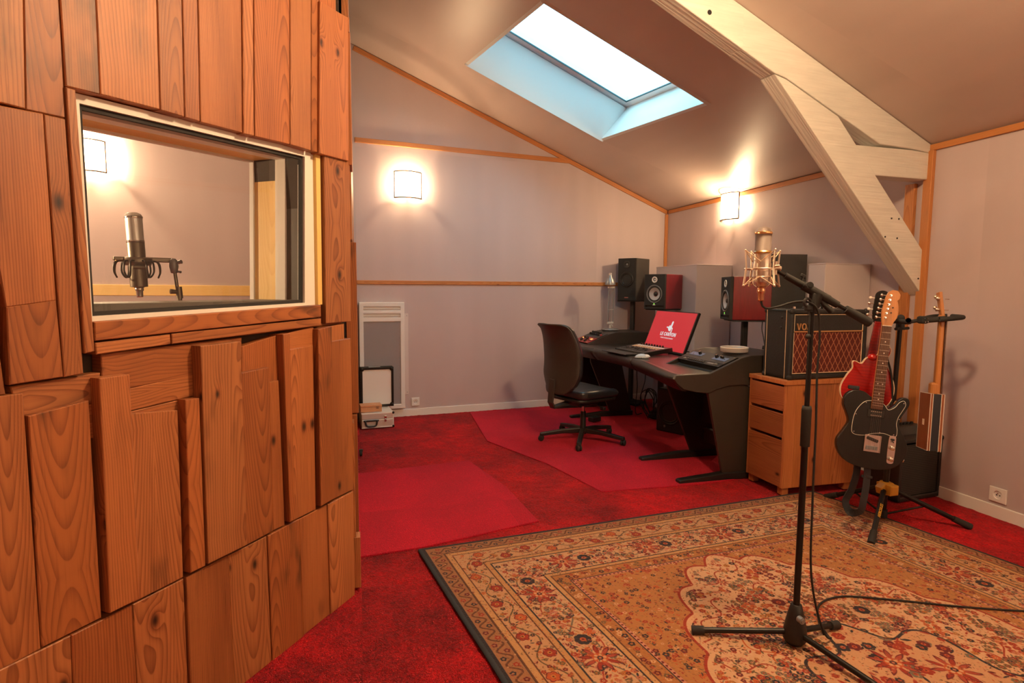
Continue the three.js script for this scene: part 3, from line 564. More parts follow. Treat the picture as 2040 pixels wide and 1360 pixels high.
{ // things on the floor by the heater
  const t = thing('road_case', 'white panelled case with black metal edges leaning before the panel heater', 'case', [0.185, 0.16, -6.262], BA);
  // stands on the aluminium case behind: upright, thin
  const w = 0.345, h = 0.42, d = 0.1;
  mesh('panel', box(w - 0.02, h - 0.02, d - 0.02, 0, h / 2, 0), M.heater, t);
  const e = 0.024;
  for (const y of [e / 2, h - e / 2]) for (const z of [-d / 2 + e / 2, d / 2 - e / 2]) mesh('edge_strip', box(w, e, e, 0, y, z), M.blackMetal, t);
  for (const x of [-w / 2 + e / 2, w / 2 - e / 2]) for (const z of [-d / 2 + e / 2, d / 2 - e / 2]) mesh('edge_strip', box(e, h, e, x, h / 2, z), M.blackMetal, t);
  for (const x of [-w / 2 + 0.02, w / 2 - 0.02]) for (const y of [0.02, h - 0.02]) mesh('corner_cap', new THREE.SphereGeometry(0.022, 12, 8).translate(x, y, d / 2 - 0.012), M.blackMetal, t);
  mesh('latch_plate', [box(0.12, 0.006, 0.05, -0.02, h + 0.001, 0, 0.002)], M.silver, t);
  const c = thing('aluminium_case', 'silver aluminium carrying case with black handle lying on the red carpet', 'case', [0.165, 0.012, -6.05], BA);
  const W = 0.315, Hh = 0.148, Dd = 0.32;
  mesh('lower_shell', box(W, 0.085, Dd, 0, 0.0425, 0, 0.005), M.alu, c);
  mesh('lid', box(W, 0.06, Dd, 0, 0.118, 0, 0.005), M.alu, c);
  mesh('edge_profile', [box(W + 0.004, 0.012, 0.012, 0, Hh - 0.004, Dd / 2 - 0.004), box(W + 0.004, 0.012, 0.012, 0, 0.006, Dd / 2 - 0.004), box(0.012, Hh, 0.012, W / 2 - 0.004, Hh / 2, Dd / 2 - 0.004), box(0.012, 0.012, Dd, W / 2 - 0.004, Hh - 0.004, 0)], M.heater, c);
  for (const y of [0.008, Hh - 0.004]) mesh('corner_cap', new THREE.SphereGeometry(0.013, 10, 8).translate(W / 2 - 0.003, y, Dd / 2 - 0.003), M.blackMetal, c);
  const hx = -0.065; mesh('handle', [tube([[hx - 0.06, 0.07, Dd / 2], [hx - 0.058, 0.072, Dd / 2 + 0.012], [hx - 0.045, 0.03, Dd / 2 + 0.02], [hx, 0.022, Dd / 2 + 0.022], [hx + 0.045, 0.03, Dd / 2 + 0.02], [hx + 0.058, 0.072, Dd / 2 + 0.012], [hx + 0.06, 0.07, Dd / 2]], 0.009, 40), box(0.15, 0.016, 0.012, hx, 0.075, Dd / 2 + 0.006)], M.black, c);
  mesh('latch', [box(0.024, 0.03, 0.012, 0.075, 0.105, Dd / 2 + 0.005), box(0.018, 0.03, 0.016, 0.075, 0.075, Dd / 2 + 0.008)], M.chrome, c);
  const k = thing('wooden_box', 'small flat wooden box resting on top of the aluminium case', 'box', [0.115, 0.162, -6.02], BA);
  mesh('body', box(0.21, 0.05, 0.13, 0, 0.025, 0), M.cardboard, k); mesh('lid', box(0.214, 0.018, 0.134, 0, 0.06, 0), M.cardboard, k);
  mesh('clasp', [box(0.028, 0.004, 0.004, 0.06, 0.048, 0.067, 0.001), box(0.028, 0.004, 0.004, 0.06, 0.036, 0.067, 0.001)], M.black, k);
}
{ // a caster peeping out behind the booth corner
  const t = thing('booth_caster', 'small black caster wheel just showing behind the edge of the plank wall', 'booth_caster', [0.012, 0.005, -4.93]);
  mesh('buffer', mv(lathe([[0.006, -0.012], [0.02, -0.012], [0.025, -0.006], [0.025, 0.006], [0.02, 0.012], [0.006, 0.012]], 20), 0, 0.026, 0, 0, 0, Math.PI / 2), M.rubber, t);
  mesh('top_plate', box(0.03, 0.02, 0.03, 0, 0.048, 0), M.black, t);
}

// ---------------------------------------------------------------- the persian rug
{
  const RW = 2.76, RL = 3.8, PX = 2048, PY = 2048;
  const cv = document.createElement('canvas'); cv.width = PX; cv.height = PY;
  const c = cv.getContext('2d'); c.scale(PX / RW, PY / RL); reseed(4242);
  const COL = { cream: '#dcb792', cream2: '#cfa67d', red: '#a8371f', deep: '#6e1a1e', orange: '#c8622c', gold: '#cf9146', gold2: '#b87a38', navy: '#2c2a36', olive: '#6f5f42', pink: '#c98270', brown: '#6b4228', grey: '#7d7768' };
  const R = (x, y, w, h, col) => { c.fillStyle = col; c.fillRect(x, y, w, h); };
  const frame = (d, w, col) => { R(d, d, RW - 2 * d, w, col); R(d, RL - d - w, RW - 2 * d, w, col); R(d, d, w, RL - 2 * d, col); R(RW - d - w, d, w, RL - 2 * d, col); };
  const pick = (a) => a[Math.floor(rnd() * a.length)];
  const dot = (x, y, r, col) => { c.fillStyle = col; c.beginPath(); c.arc(x, y, r, 0, 7); c.fill(); };
  function flower(x, y, r, col, n = 6, mid = COL.gold, rot = rr(0, 6), edge = null) {
    for (let i = 0; i < n; i++) { const a = rot + i * 6.283 / n; if (edge) dot(x + Math.cos(a) * r * 0.62, y + Math.sin(a) * r * 0.62, r * 0.5, edge); }
    for (let i = 0; i < n; i++) { const a = rot + i * 6.283 / n; dot(x + Math.cos(a) * r * 0.6, y + Math.sin(a) * r * 0.6, r * 0.4, col); }
    dot(x, y, r * 0.36, mid); dot(x, y, r * 0.15, COL.deep);
  }
  function leaf(x, y, l, w, a, col) { c.save(); c.translate(x, y); c.rotate(a); c.fillStyle = col; c.beginPath(); c.moveTo(0, 0); c.quadraticCurveTo(l / 2, w, l, 0); c.quadraticCurveTo(l / 2, -w, 0, 0); c.fill(); c.restore(); }
  function palmette(x, y, r, a) {
    c.save(); c.translate(x, y); c.rotate(a);
    for (let i = 0; i < 9; i++) { const t = i * 6.283 / 9; leaf(Math.cos(t) * r * 0.25, Math.sin(t) * r * 0.25, r * 0.95, r * 0.28, t, COL.deep); }
    for (let i = 0; i < 9; i++) { const t = i * 6.283 / 9; leaf(Math.cos(t) * r * 0.2, Math.sin(t) * r * 0.2, r * 0.85, r * 0.22, t, i % 2 ? COL.red : '#b5503a'); }
    dot(0, 0, r * 0.42, COL.orange); for (let i = 0; i < 6; i++) dot(Math.cos(i * 1.047) * r * 0.27, Math.sin(i * 1.047) * r * 0.27, r * 0.1, COL.cream); dot(0, 0, r * 0.16, COL.navy); dot(0, 0, r * 0.08, COL.pink);
    c.restore();
  }
  function vine(x0, y0, x1, y1, amp, wl, col, w) { const L = Math.hypot(x1 - x0, y1 - y0), n = Math.ceil(L / 0.01), ux = (x1 - x0) / L, uy = (y1 - y0) / L; c.strokeStyle = col; c.lineWidth = w; c.beginPath(); for (let i = 0; i <= n; i++) { const s = L * i / n, o = amp * Math.sin(s * 6.283 / wl); const x = x0 + ux * s - uy * o, y = y0 + uy * s + ux * o; i ? c.lineTo(x, y) : c.moveTo(x, y); } c.stroke(); }
  // walk along the four sides of a border at depth d..d+w
  function border(d, w, bg, fn) { frame(d, w, bg); const m = d + w / 2; const sides = [[m, m, RW - m, m], [RW - m, m, RW - m, RL - m], [RW - m, RL - m, m, RL - m], [m, RL - m, m, m]]; for (const s of sides) fn(...s, w); }
  const along = (x0, y0, x1, y1, step, f) => { const L = Math.hypot(x1 - x0, y1 - y0), n = Math.max(1, Math.round(L / step)); for (let i = 0; i < n; i++) { const t = (i + 0.5) / n; f(x0 + (x1 - x0) * t, y0 + (y1 - y0) * t, i, (x1 - x0) / L, (y1 - y0) / L); } };
  const small = [COL.red, COL.orange, COL.navy, COL.deep, COL.olive, COL.gold2, COL.grey];
  R(0, 0, RW, RL, COL.navy);
  border(0.02, 0.075, '#a97b56', (x0, y0, x1, y1, w) => { vine(x0, y0, x1, y1, w * 0.3, 0.09, COL.brown, 0.008); along(x0, y0, x1, y1, 0.045, (x, y, i, a, b) => { const s = i % 2 ? 1 : -1; flower(x - b * s * w * 0.22, y + a * s * w * 0.22, 0.013, pick([COL.deep, COL.navy, COL.red]), 5, COL.cream2); }); });
  frame(0.097, 0.012, COL.brown); frame(0.104, 0.028, '#d2a873'); frame(0.13, 0.006, COL.brown);
  border(0.136, 0.115, '#d2aa82', (x0, y0, x1, y1, w) => { vine(x0, y0, x1, y1, w * 0.28, 0.26, COL.olive, 0.006); along(x0, y0, x1, y1, 0.0062, (x, y) => { const ox = rr(-0.45, 0.45) * w, oy = rr(-0.45, 0.45) * w; if (rnd() < 0.5) leaf(x + ox, y + oy, rr(0.012, 0.024), rr(0.004, 0.008), rr(0, 6), pick(small)); else flower(x + ox, y + oy, rr(0.007, 0.013), pick(small), 5); }); along(x0, y0, x1, y1, 0.13, (x, y, i, a, b) => { const s = i % 2 ? 1 : -1; flower(x - b * s * 0.026, y + a * s * 0.026, 0.026, i % 3 ? COL.red : COL.orange, 6, COL.gold, 0, COL.deep); }); });
  frame(0.251, 0.006, COL.brown); frame(0.257, 0.024, '#cda06a'); frame(0.281, 0.007, COL.navy);
  border(0.288, 0.185, '#d8b48e', (x0, y0, x1, y1, w) => {
    vine(x0, y0, x1, y1, w * 0.33, 0.5, COL.grey, 0.007); vine(x0, y0, x1, y1, -w * 0.33, 0.5, COL.red, 0.005);
    along(x0, y0, x1, y1, 0.0020, (x, y) => { const ox = rr(-0.47, 0.47) * w, oy = rr(-0.47, 0.47) * w; if (rnd() < 0.55) leaf(x + ox, y + oy, rr(0.013, 0.027), rr(0.005, 0.009), rr(0, 6), pick(small)); else flower(x + ox, y + oy, rr(0.008, 0.015), pick([...small, COL.pink, COL.pink]), 5, pick([COL.gold, COL.cream])); });
    along(x0, y0, x1, y1, 0.5, (x, y) => palmette(x, y, 0.07, rr(0, 1)));
    along(x0, y0, x1, y1, 0.25, (x, y, i) => { if (i % 2) flower(x, y, 0.036, COL.navy, 8, COL.orange, 0, COL.cream2); });
  });
  frame(0.473, 0.007, COL.navy); frame(0.48, 0.022, '#cfa570'); frame(0.502, 0.006, COL.brown);
  border(0.508, 0.062, '#b98047', (x0, y0, x1, y1, w) => along(x0, y0, x1, y1, 0.018, (x, y, i) => flower(x + rr(-0.3, 0.3) * w, y + rr(-0.3, 0.3) * w, rr(0.009, 0.015), pick([COL.deep, COL.navy, COL.red, COL.olive, COL.cream]), 5)));
  frame(0.57, 0.005, COL.navy); frame(0.575, 0.016, '#d79c84'); { const d = 0.583; for (let s = d; s < RL - d; s += 0.022) { for (const x of [d, RW - d]) dot(x, s, 0.005, COL.deep); } for (let s = d; s < RW - d; s += 0.022) for (const y of [d, RL - d]) dot(s, y, 0.005, COL.deep); }
  // field: gold spandrels, cream ground with a scalloped edge
  const f0 = 0.591, FW = RW - 2 * f0, FL = RL - 2 * f0;
  R(f0, f0, FW, FL, '#c08850');
  const inField = (t) => { // scalloped lozenge outline
    const a = Math.abs(Math.cos(t)), b = Math.abs(Math.sin(t)); const k = Math.pow(Math.pow(a, 1.7) + Math.pow(b, 1.7), -1 / 1.7); const s = 1 + 0.055 * Math.abs(Math.sin(t * 11)); return [RW / 2 + Math.cos(t) * k * s * FW * 0.47, RL / 2 + Math.sin(t) * k * s * FL * 0.47];
  };
  for (let i = 0; i < 5200; i++) { const x = f0 + rnd() * FW, y = f0 + rnd() * FL; rnd() < 0.55 ? leaf(x, y, rr(0.012, 0.026), rr(0.004, 0.008), rr(0, 6), pick([COL.red, COL.navy, COL.olive, COL.deep, COL.brown, COL.orange])) : flower(x, y, rr(0.007, 0.014), pick([COL.red, COL.cream, COL.navy, COL.deep, COL.orange]), 5, COL.gold); }
  const outline = (k) => { c.beginPath(); for (let i = 0; i <= 400; i++) { const [x, y] = inField(i / 400 * 6.2832); const px = RW / 2 + (x - RW / 2) * k, py = RL / 2 + (y - RL / 2) * k; i ? c.lineTo(px, py) : c.moveTo(px, py); } c.closePath(); };
  outline(1.02); c.fillStyle = '#e3bf98'; c.fill(); c.lineWidth = 0.012; c.strokeStyle = COL.red; c.stroke();
  c.save(); outline(0.99); c.clip();
  R(f0, f0, FW, FL, '#e2be9a');
  for (let i = 0; i < 60; i++) { const x = f0 + rnd() * FW, y = f0 + rnd() * FL; vine(x, y, x + rr(-0.5, 0.5), y + rr(-0.5, 0.5), 0.03, 0.2, pick([COL.orange, COL.red, COL.red]), 0.006); }
  for (let i = 0; i < 5600; i++) { const x = f0 + rnd() * FW, y = f0 + rnd() * FL; leaf(x, y, rr(0.012, 0.026), rr(0.005, 0.009), rr(0, 6), pick([COL.red, COL.orange, COL.olive, COL.brown, COL.grey])); }
  // sprays of small blossoms in clusters
  for (let i = 0; i < 420; i++) { const x = f0 + rnd() * FW, y = f0 + rnd() * FL, col = pick([COL.olive, COL.olive, COL.red, COL.deep, COL.navy, COL.orange, COL.brown, COL.grey]), n = 4 + Math.floor(rnd() * 8), a = rr(0, 6); for (let j = 0; j < n; j++) { const s = (Math.floor(j / 2) - n / 4) * 0.028, o = (j % 2 ? 1 : -1) * 0.015; flower(x + Math.cos(a) * s - Math.sin(a) * o, y + Math.sin(a) * s + Math.cos(a) * o, rr(0.010, 0.015), col, 6, pick([COL.orange, COL.pink]), 0, COL.cream2); } }
  for (let i = 0; i < 2000; i++) { const x = f0 + rnd() * FW, y = f0 + rnd() * FL; flower(x, y, rr(0.008, 0.016), pick([COL.red, COL.orange, COL.deep, COL.navy, COL.pink, COL.gold2, COL.olive]), 5 + Math.floor(rnd() * 3), pick([COL.gold, COL.cream])); }
  for (let i = 0; i < 44; i++) { const x = f0 + rnd() * FW, y = f0 + rnd() * FL; rnd() < 0.5 ? palmette(x, y, rr(0.028, 0.045), rr(0, 3)) : flower(x, y, rr(0.024, 0.036), pick([COL.deep, COL.navy, COL.red]), 8, COL.orange, 0, COL.cream2); }
  c.restore();
  // central medallion
  c.save(); c.translate(RW / 2, RL / 2 + 0.0); c.beginPath(); for (let i = 0; i <= 200; i++) { const t = i / 200 * 6.2832, k = 1 + 0.12 * Math.cos(t * 8); const x = Math.cos(t) * 0.40 * k, y = Math.sin(t) * 0.58 * k; i ? c.lineTo(x, y) : c.moveTo(x, y); } c.closePath(); c.strokeStyle = COL.navy; c.lineWidth = 0.012; c.fillStyle = '#d8ae88'; c.fill(); c.stroke(); c.clip();
  for (let i = 0; i < 520; i++) { const x = rr(-0.45, 0.45), y = rr(-0.65, 0.65); rnd() < 0.5 ? leaf(x, y, rr(0.02, 0.045), rr(0.008, 0.014), rr(0, 6), pick([COL.deep, COL.red, COL.navy, COL.olive])) : flower(x, y, rr(0.014, 0.028), pick([COL.deep, COL.red, COL.red, COL.navy, COL.grey]), 6, COL.orange); }
  for (let i = 0; i < 8; i++) palmette(Math.cos(i * 0.785) * 0.24, Math.sin(i * 0.785) * 0.36, 0.075, i); palmette(0, 0, 0.14, 0); c.restore();
  // fine knots all over: short strokes and specks between the motifs
  for (let i = 0; i < 30000; i++) { const x = 0.03 + rnd() * (RW - 0.06), y = 0.03 + rnd() * (RL - 0.06), q = rnd(); c.globalAlpha = 0.75; if (q < 0.6) leaf(x, y, rr(0.008, 0.018), rr(0.002, 0.004), rr(0, 6), pick([COL.brown, COL.red, COL.navy, COL.olive, COL.grey, COL.deep])); else dot(x, y, rr(0.002, 0.0045), pick([COL.cream, COL.orange, COL.brown, COL.red, COL.pink])); }
  c.globalAlpha = 1;
  const map = new THREE.CanvasTexture(cv); map.colorSpace = THREE.SRGBColorSpace; map.anisotropy = 8;
  const knots = gray(512, 512, (u, v) => 0.5 * vn(u * 256, v * 256, 5) + 0.5 * vn(u * 120, v * 120, 6), { rep: [4, 5] });
  const mat = phy({ map, color: lin(0.68, 0.565, 0.49), roughness: 0.95, bumpMap: knots, bumpScale: 0.003, sheen: 0.2, sheenColor: lin(0.5, 0.35, 0.25) });
  // the rug lies from its far left corner: local x along the far edge, local z towards the camera
  const o = V(0.307, 0, -3.017), ex = V(2.745, 0, -0.27).normalize(), turn = Math.atan2(-ex.z, ex.x);
  const t = thing('persian_rug', 'large patterned persian rug with floral borders lying under the microphone stand', 'rug', [o.x, 0.012, o.z], turn);
  const g = new THREE.PlaneGeometry(RW, RL, 92, 126).rotateX(-Math.PI / 2).translate(RW / 2, 0, RL / 2), p = g.attributes.position;
  const shear = 0.06; // hand knotted, a little out of square
  const wav = (x, z) => 0.0035 * (fbm(x * 2.2, z * 2.2, 8, 2) - 0.45);
  for (let i = 0; i < p.count; i++) { const x = p.getX(i), z = p.getZ(i); p.setY(i, 0.008 + wav(x, z)); p.setX(i, x + shear * z + 0.006 * (vn(z * 3, 1, 3) - 0.5)); }
  g.computeVertexNormals();
  mesh('pile', g, mat, t);
  const edge = []; for (const [a, b, w] of [[[0, 0], [RW, 0], 0.012], [[0, 0], [0, RL], 0.03], [[RW, 0], [RW, RL], 0.012], [[0, RL], [RW, RL], 0.012]]) edge.push(tube(Array.from({ length: 24 }, (_, i) => { const x = a[0] + (b[0] - a[0]) * i / 23, z = a[1] + (b[1] - a[1]) * i / 23; return V(x + shear * z + 0.006 * (vn(z * 3, 1, 3) - 0.5), 0.004 + wav(x, z), z); }), w / 2, 80, 6).scale(1, 0.5, 1));
  mesh('edge_binding', edge, std({ color: lin(0.025, 0.028, 0.034), roughness: 0.9 }), t);
}

// ---------------------------------------------------------------- pine cabinet and the amplifier on it
{ // local x runs along the front (towards the camera), local z out of the front
  const t = thing('drawer_cabinet', 'solid pine cabinet with three drawers on short legs beside the desk', 'cabinet', [3.072, 0.012, -3.448], -Math.PI / 2);
  const w = 0.375, d = 0.595, y0 = 0.052, y1 = 0.765;
  mesh('top', shiftUV(box(w + 0.012, 0.03, d + 0.012, 0, 0.778, 0, 0.003), 0.2, 0.4), M.cabinet[0], t);
  // the side towards the camera is glued up from staves
  for (const s of [1, -1]) {
    const p = new THREE.Group(); p.name = 'side_panel'; t.add(p); p.position.set(s * (w / 2 - 0.011), 0, 0);
    const ws = [0.085, 0.13, 0.11, 0.1, 0.17]; let z = d / 2;
    ws.forEach((k, i) => { reseed(60 + i); mesh('stave', shiftUV(box(0.022, y1 - y0, k - 0.0006, 0, (y0 + y1) / 2, z - k / 2, 0.0015), rr(0, 1), rr(0, 1)), M.cabinet[[0, 3, 2, 1, 0][i]], p); z -= k; });
  }
  mesh('bottom', box(w - 0.044, 0.02, d - 0.03, 0, y0 + 0.02, 0), M.cabinet[2], t);
  mesh('back', box(w - 0.044, y1 - y0, 0.01, 0, (y0 + y1) / 2, -d / 2 + 0.01), M.cabinet[2], t);
  let k = 0;
  for (const [a, b] of [[0.583, 0.748], [0.4, 0.562], [0.056, 0.38]]) {
    const dr = new THREE.Group(); dr.name = 'drawer'; t.add(dr); reseed(80 + k);
    mesh('front', shiftUV(swapUV(box(w - 0.028, b - a, 0.02, -0.001, (a + b) / 2, d / 2 - 0.008, 0.002)), rr(0, 1), rr(0, 1)), M.cabinet[[2, 4, 4][k++]], dr);
    mesh('box_body', box(w - 0.06, b - a - 0.03, d - 0.06, 0, (a + b) / 2 - 0.01, -0.01, 0), M.cabinet[2], dr);
  }
  for (const x of [-w / 2 + 0.035, w / 2 - 0.035]) for (const z of [-d / 2 + 0.04, d / 2 - 0.04]) mesh('leg', box(0.05, 0.055, 0.05, x, 0.0275, z, 0.003), M.cabinet[1], t);
}
const FONT = await new FontLoader().loadAsync('fonts/droid/droid_sans_bold.typeface.json');
const text = (s, size, depth = 0.002) => { const g = new TextGeometry(s, { font: FONT, size, depth, curveSegments: 4, bevelEnabled: false }); g.computeBoundingBox(); const b = g.boundingBox; return g.translate(-(b.min.x + b.max.x) / 2, -(b.min.y + b.max.y) / 2, 0); };
{ // the combo amplifier on the cabinet: front to the camera
  const t = thing('guitar_amplifier', 'black combo amplifier with red brown diamond grille cloth standing on the pine cabinet', 'amplifier', [3.135, 0.806, -3.425], 0.03);
  const w = 0.655, h = 0.475, d = 0.26;
  mesh('shell', [box(w, 0.035, d, 0, 0.0175, 0, 0.012), box(w, 0.03, d, 0, h - 0.015, 0, 0.012), box(0.03, h, d, -w / 2 + 0.015, h / 2, 0, 0.012), box(0.03, h, d, w / 2 - 0.015, h / 2, 0, 0.012), box(w - 0.03, h - 0.03, 0.02, 0, h / 2, -d / 2 + 0.02, 0)], M.tolex, t);
  const zf = d / 2 - 0.018;
  mesh('upper_front', box(w - 0.07, 0.115, 0.012, 0, h - 0.03 - 0.065, zf, 0.003), M.tolex, t);
  const gy0 = 0.04, gy1 = h - 0.155;
  mesh('grille_cloth', box(w - 0.07, gy1 - gy0, 0.012, 0, (gy0 + gy1) / 2, zf - 0.002, 0), M.diamond, t);
  const strip = (x0, y0, x1, y1, z = zf + 0.006, r = 0.0028) => rod(V(x0, y0, z), V(x1, y1, z), r, r, 8);
  const e = w / 2 - 0.034;
  mesh('gold_strip', box(w - 0.068, 0.01, 0.008, 0, gy1 + 0.006, zf + 0.006, 0.002), M.gold, t);
  mesh('piping', [strip(-e, gy0 + 0.001, e, gy0 + 0.001), strip(e, gy0, e, gy1), strip(-e, gy0, -e, gy1), strip(-e, h - 0.034, e, h - 0.034), strip(e, gy1 + 0.01, e, h - 0.034), strip(-e, gy1 + 0.01, -e, h - 0.034)], M.cream, t);
  const sx = -w / 2 - 0.0005;
  for (const z of [0.085, -0.1]) for (const x of [sx, -sx]) mesh('side_piping', rod(V(x, 0.005, z), V(x, h - 0.004, z - 0.004), 0.0022, 0.0022, 6), M.piping, t);
  mesh('badge', text('VOX', 0.045, 0.006).translate(-0.215, gy1 + 0.04, zf + 0.006), M.gold, t);
  for (const x of [-w / 2 + 0.012, w / 2 - 0.012]) for (const z of [d / 2 - 0.012, -d / 2 + 0.012]) for (const y of [h - 0.012, 0.014]) mesh('corner_protector', new THREE.SphereGeometry(0.02, 12, 8).translate(x, y, z), M.rubber, t);
  for (const [y, z] of [[0.42, 0.06], [0.35, 0.055]]) mesh('side_bolt', new THREE.SphereGeometry(0.009, 10, 8).scale(0.5, 1, 1).translate(sx, y, z - 0.02), M.black, t);
  mesh('control_panel', box(w - 0.12, 0.004, 0.08, 0, h + 0.001, -0.04, 0.001), M.blackMetal, t);
  for (let i = 0; i < 5; i++) mesh('knob', cyl(0.008, 0.010, 0.014, -0.16 + i * 0.08, h + 0.010, -0.035, 12), i === 0 ? M.chrome : M.black, t);
  mesh('handle', tube([[-0.1, h, -0.01], [-0.09, h + 0.018, -0.01], [0, h + 0.022, -0.01], [0.09, h + 0.018, -0.01], [0.1, h, -0.01]], 0.007, 20), M.rubber, t);
}
{ // amplifier on the floor, against the right wall
  const t = thing('guitar_amplifier', 'black combo amplifier with striped grille on the floor behind the guitar stand', 'amplifier', [3.632, 0.012, -3.11], 0.10);
  const w = 0.40, h = 0.42, d = 0.25;
  mesh('shell', [box(w, 0.025, d, 0, 0.0125, 0, 0.006), box(w, 0.025, d, 0, h - 0.0125, 0, 0.006), box(0.02, h, d, -w / 2 + 0.01, h / 2, 0, 0.006), box(0.02, h, d, w / 2 - 0.01, h / 2, 0, 0.006), box(w - 0.02, h - 0.02, 0.015, 0, h / 2, -d / 2 + 0.012, 0)], M.tolex, t);
  mesh('grille_cloth', box(w - 0.045, h - 0.07, 0.012, 0, h / 2 - 0.004, d / 2 - 0.018, 0.003), M.grillStripe, t);
  mesh('lower_strip', box(w - 0.03, 0.012, 0.006, 0, 0.026, d / 2 - 0.004, 0.002), M.rackGrey, t);
  mesh('control_panel', ext([[-0.09, 0], [0.05, 0], [0.02, 0.048], [-0.09, 0.048]], w - 0.02).rotateY(-Math.PI / 2).translate(w / 2 - 0.01, h, -0.03), M.rackGrey, t);
  for (let i = 0; i < 9; i++) mesh('knob', cyl(0.009, 0.011, 0.016, -w / 2 + 0.05 + i * 0.037, h + 0.056, -0.06, 12), M.black, t);
  for (const x of [-w / 2 + 0.01, w / 2 - 0.01]) mesh('corner_protector', new THREE.SphereGeometry(0.018, 12, 8).translate(x, h - 0.01, d / 2 - 0.01), M.rubber, t);
  mesh('foot', [-1, 1].flatMap((s) => [-1, 1].map((q) => cyl(0.014, 0.014, 0.014, s * (w / 2 - 0.04), -0.006, q * (d / 2 - 0.04), 10))), M.rubber, t);
}

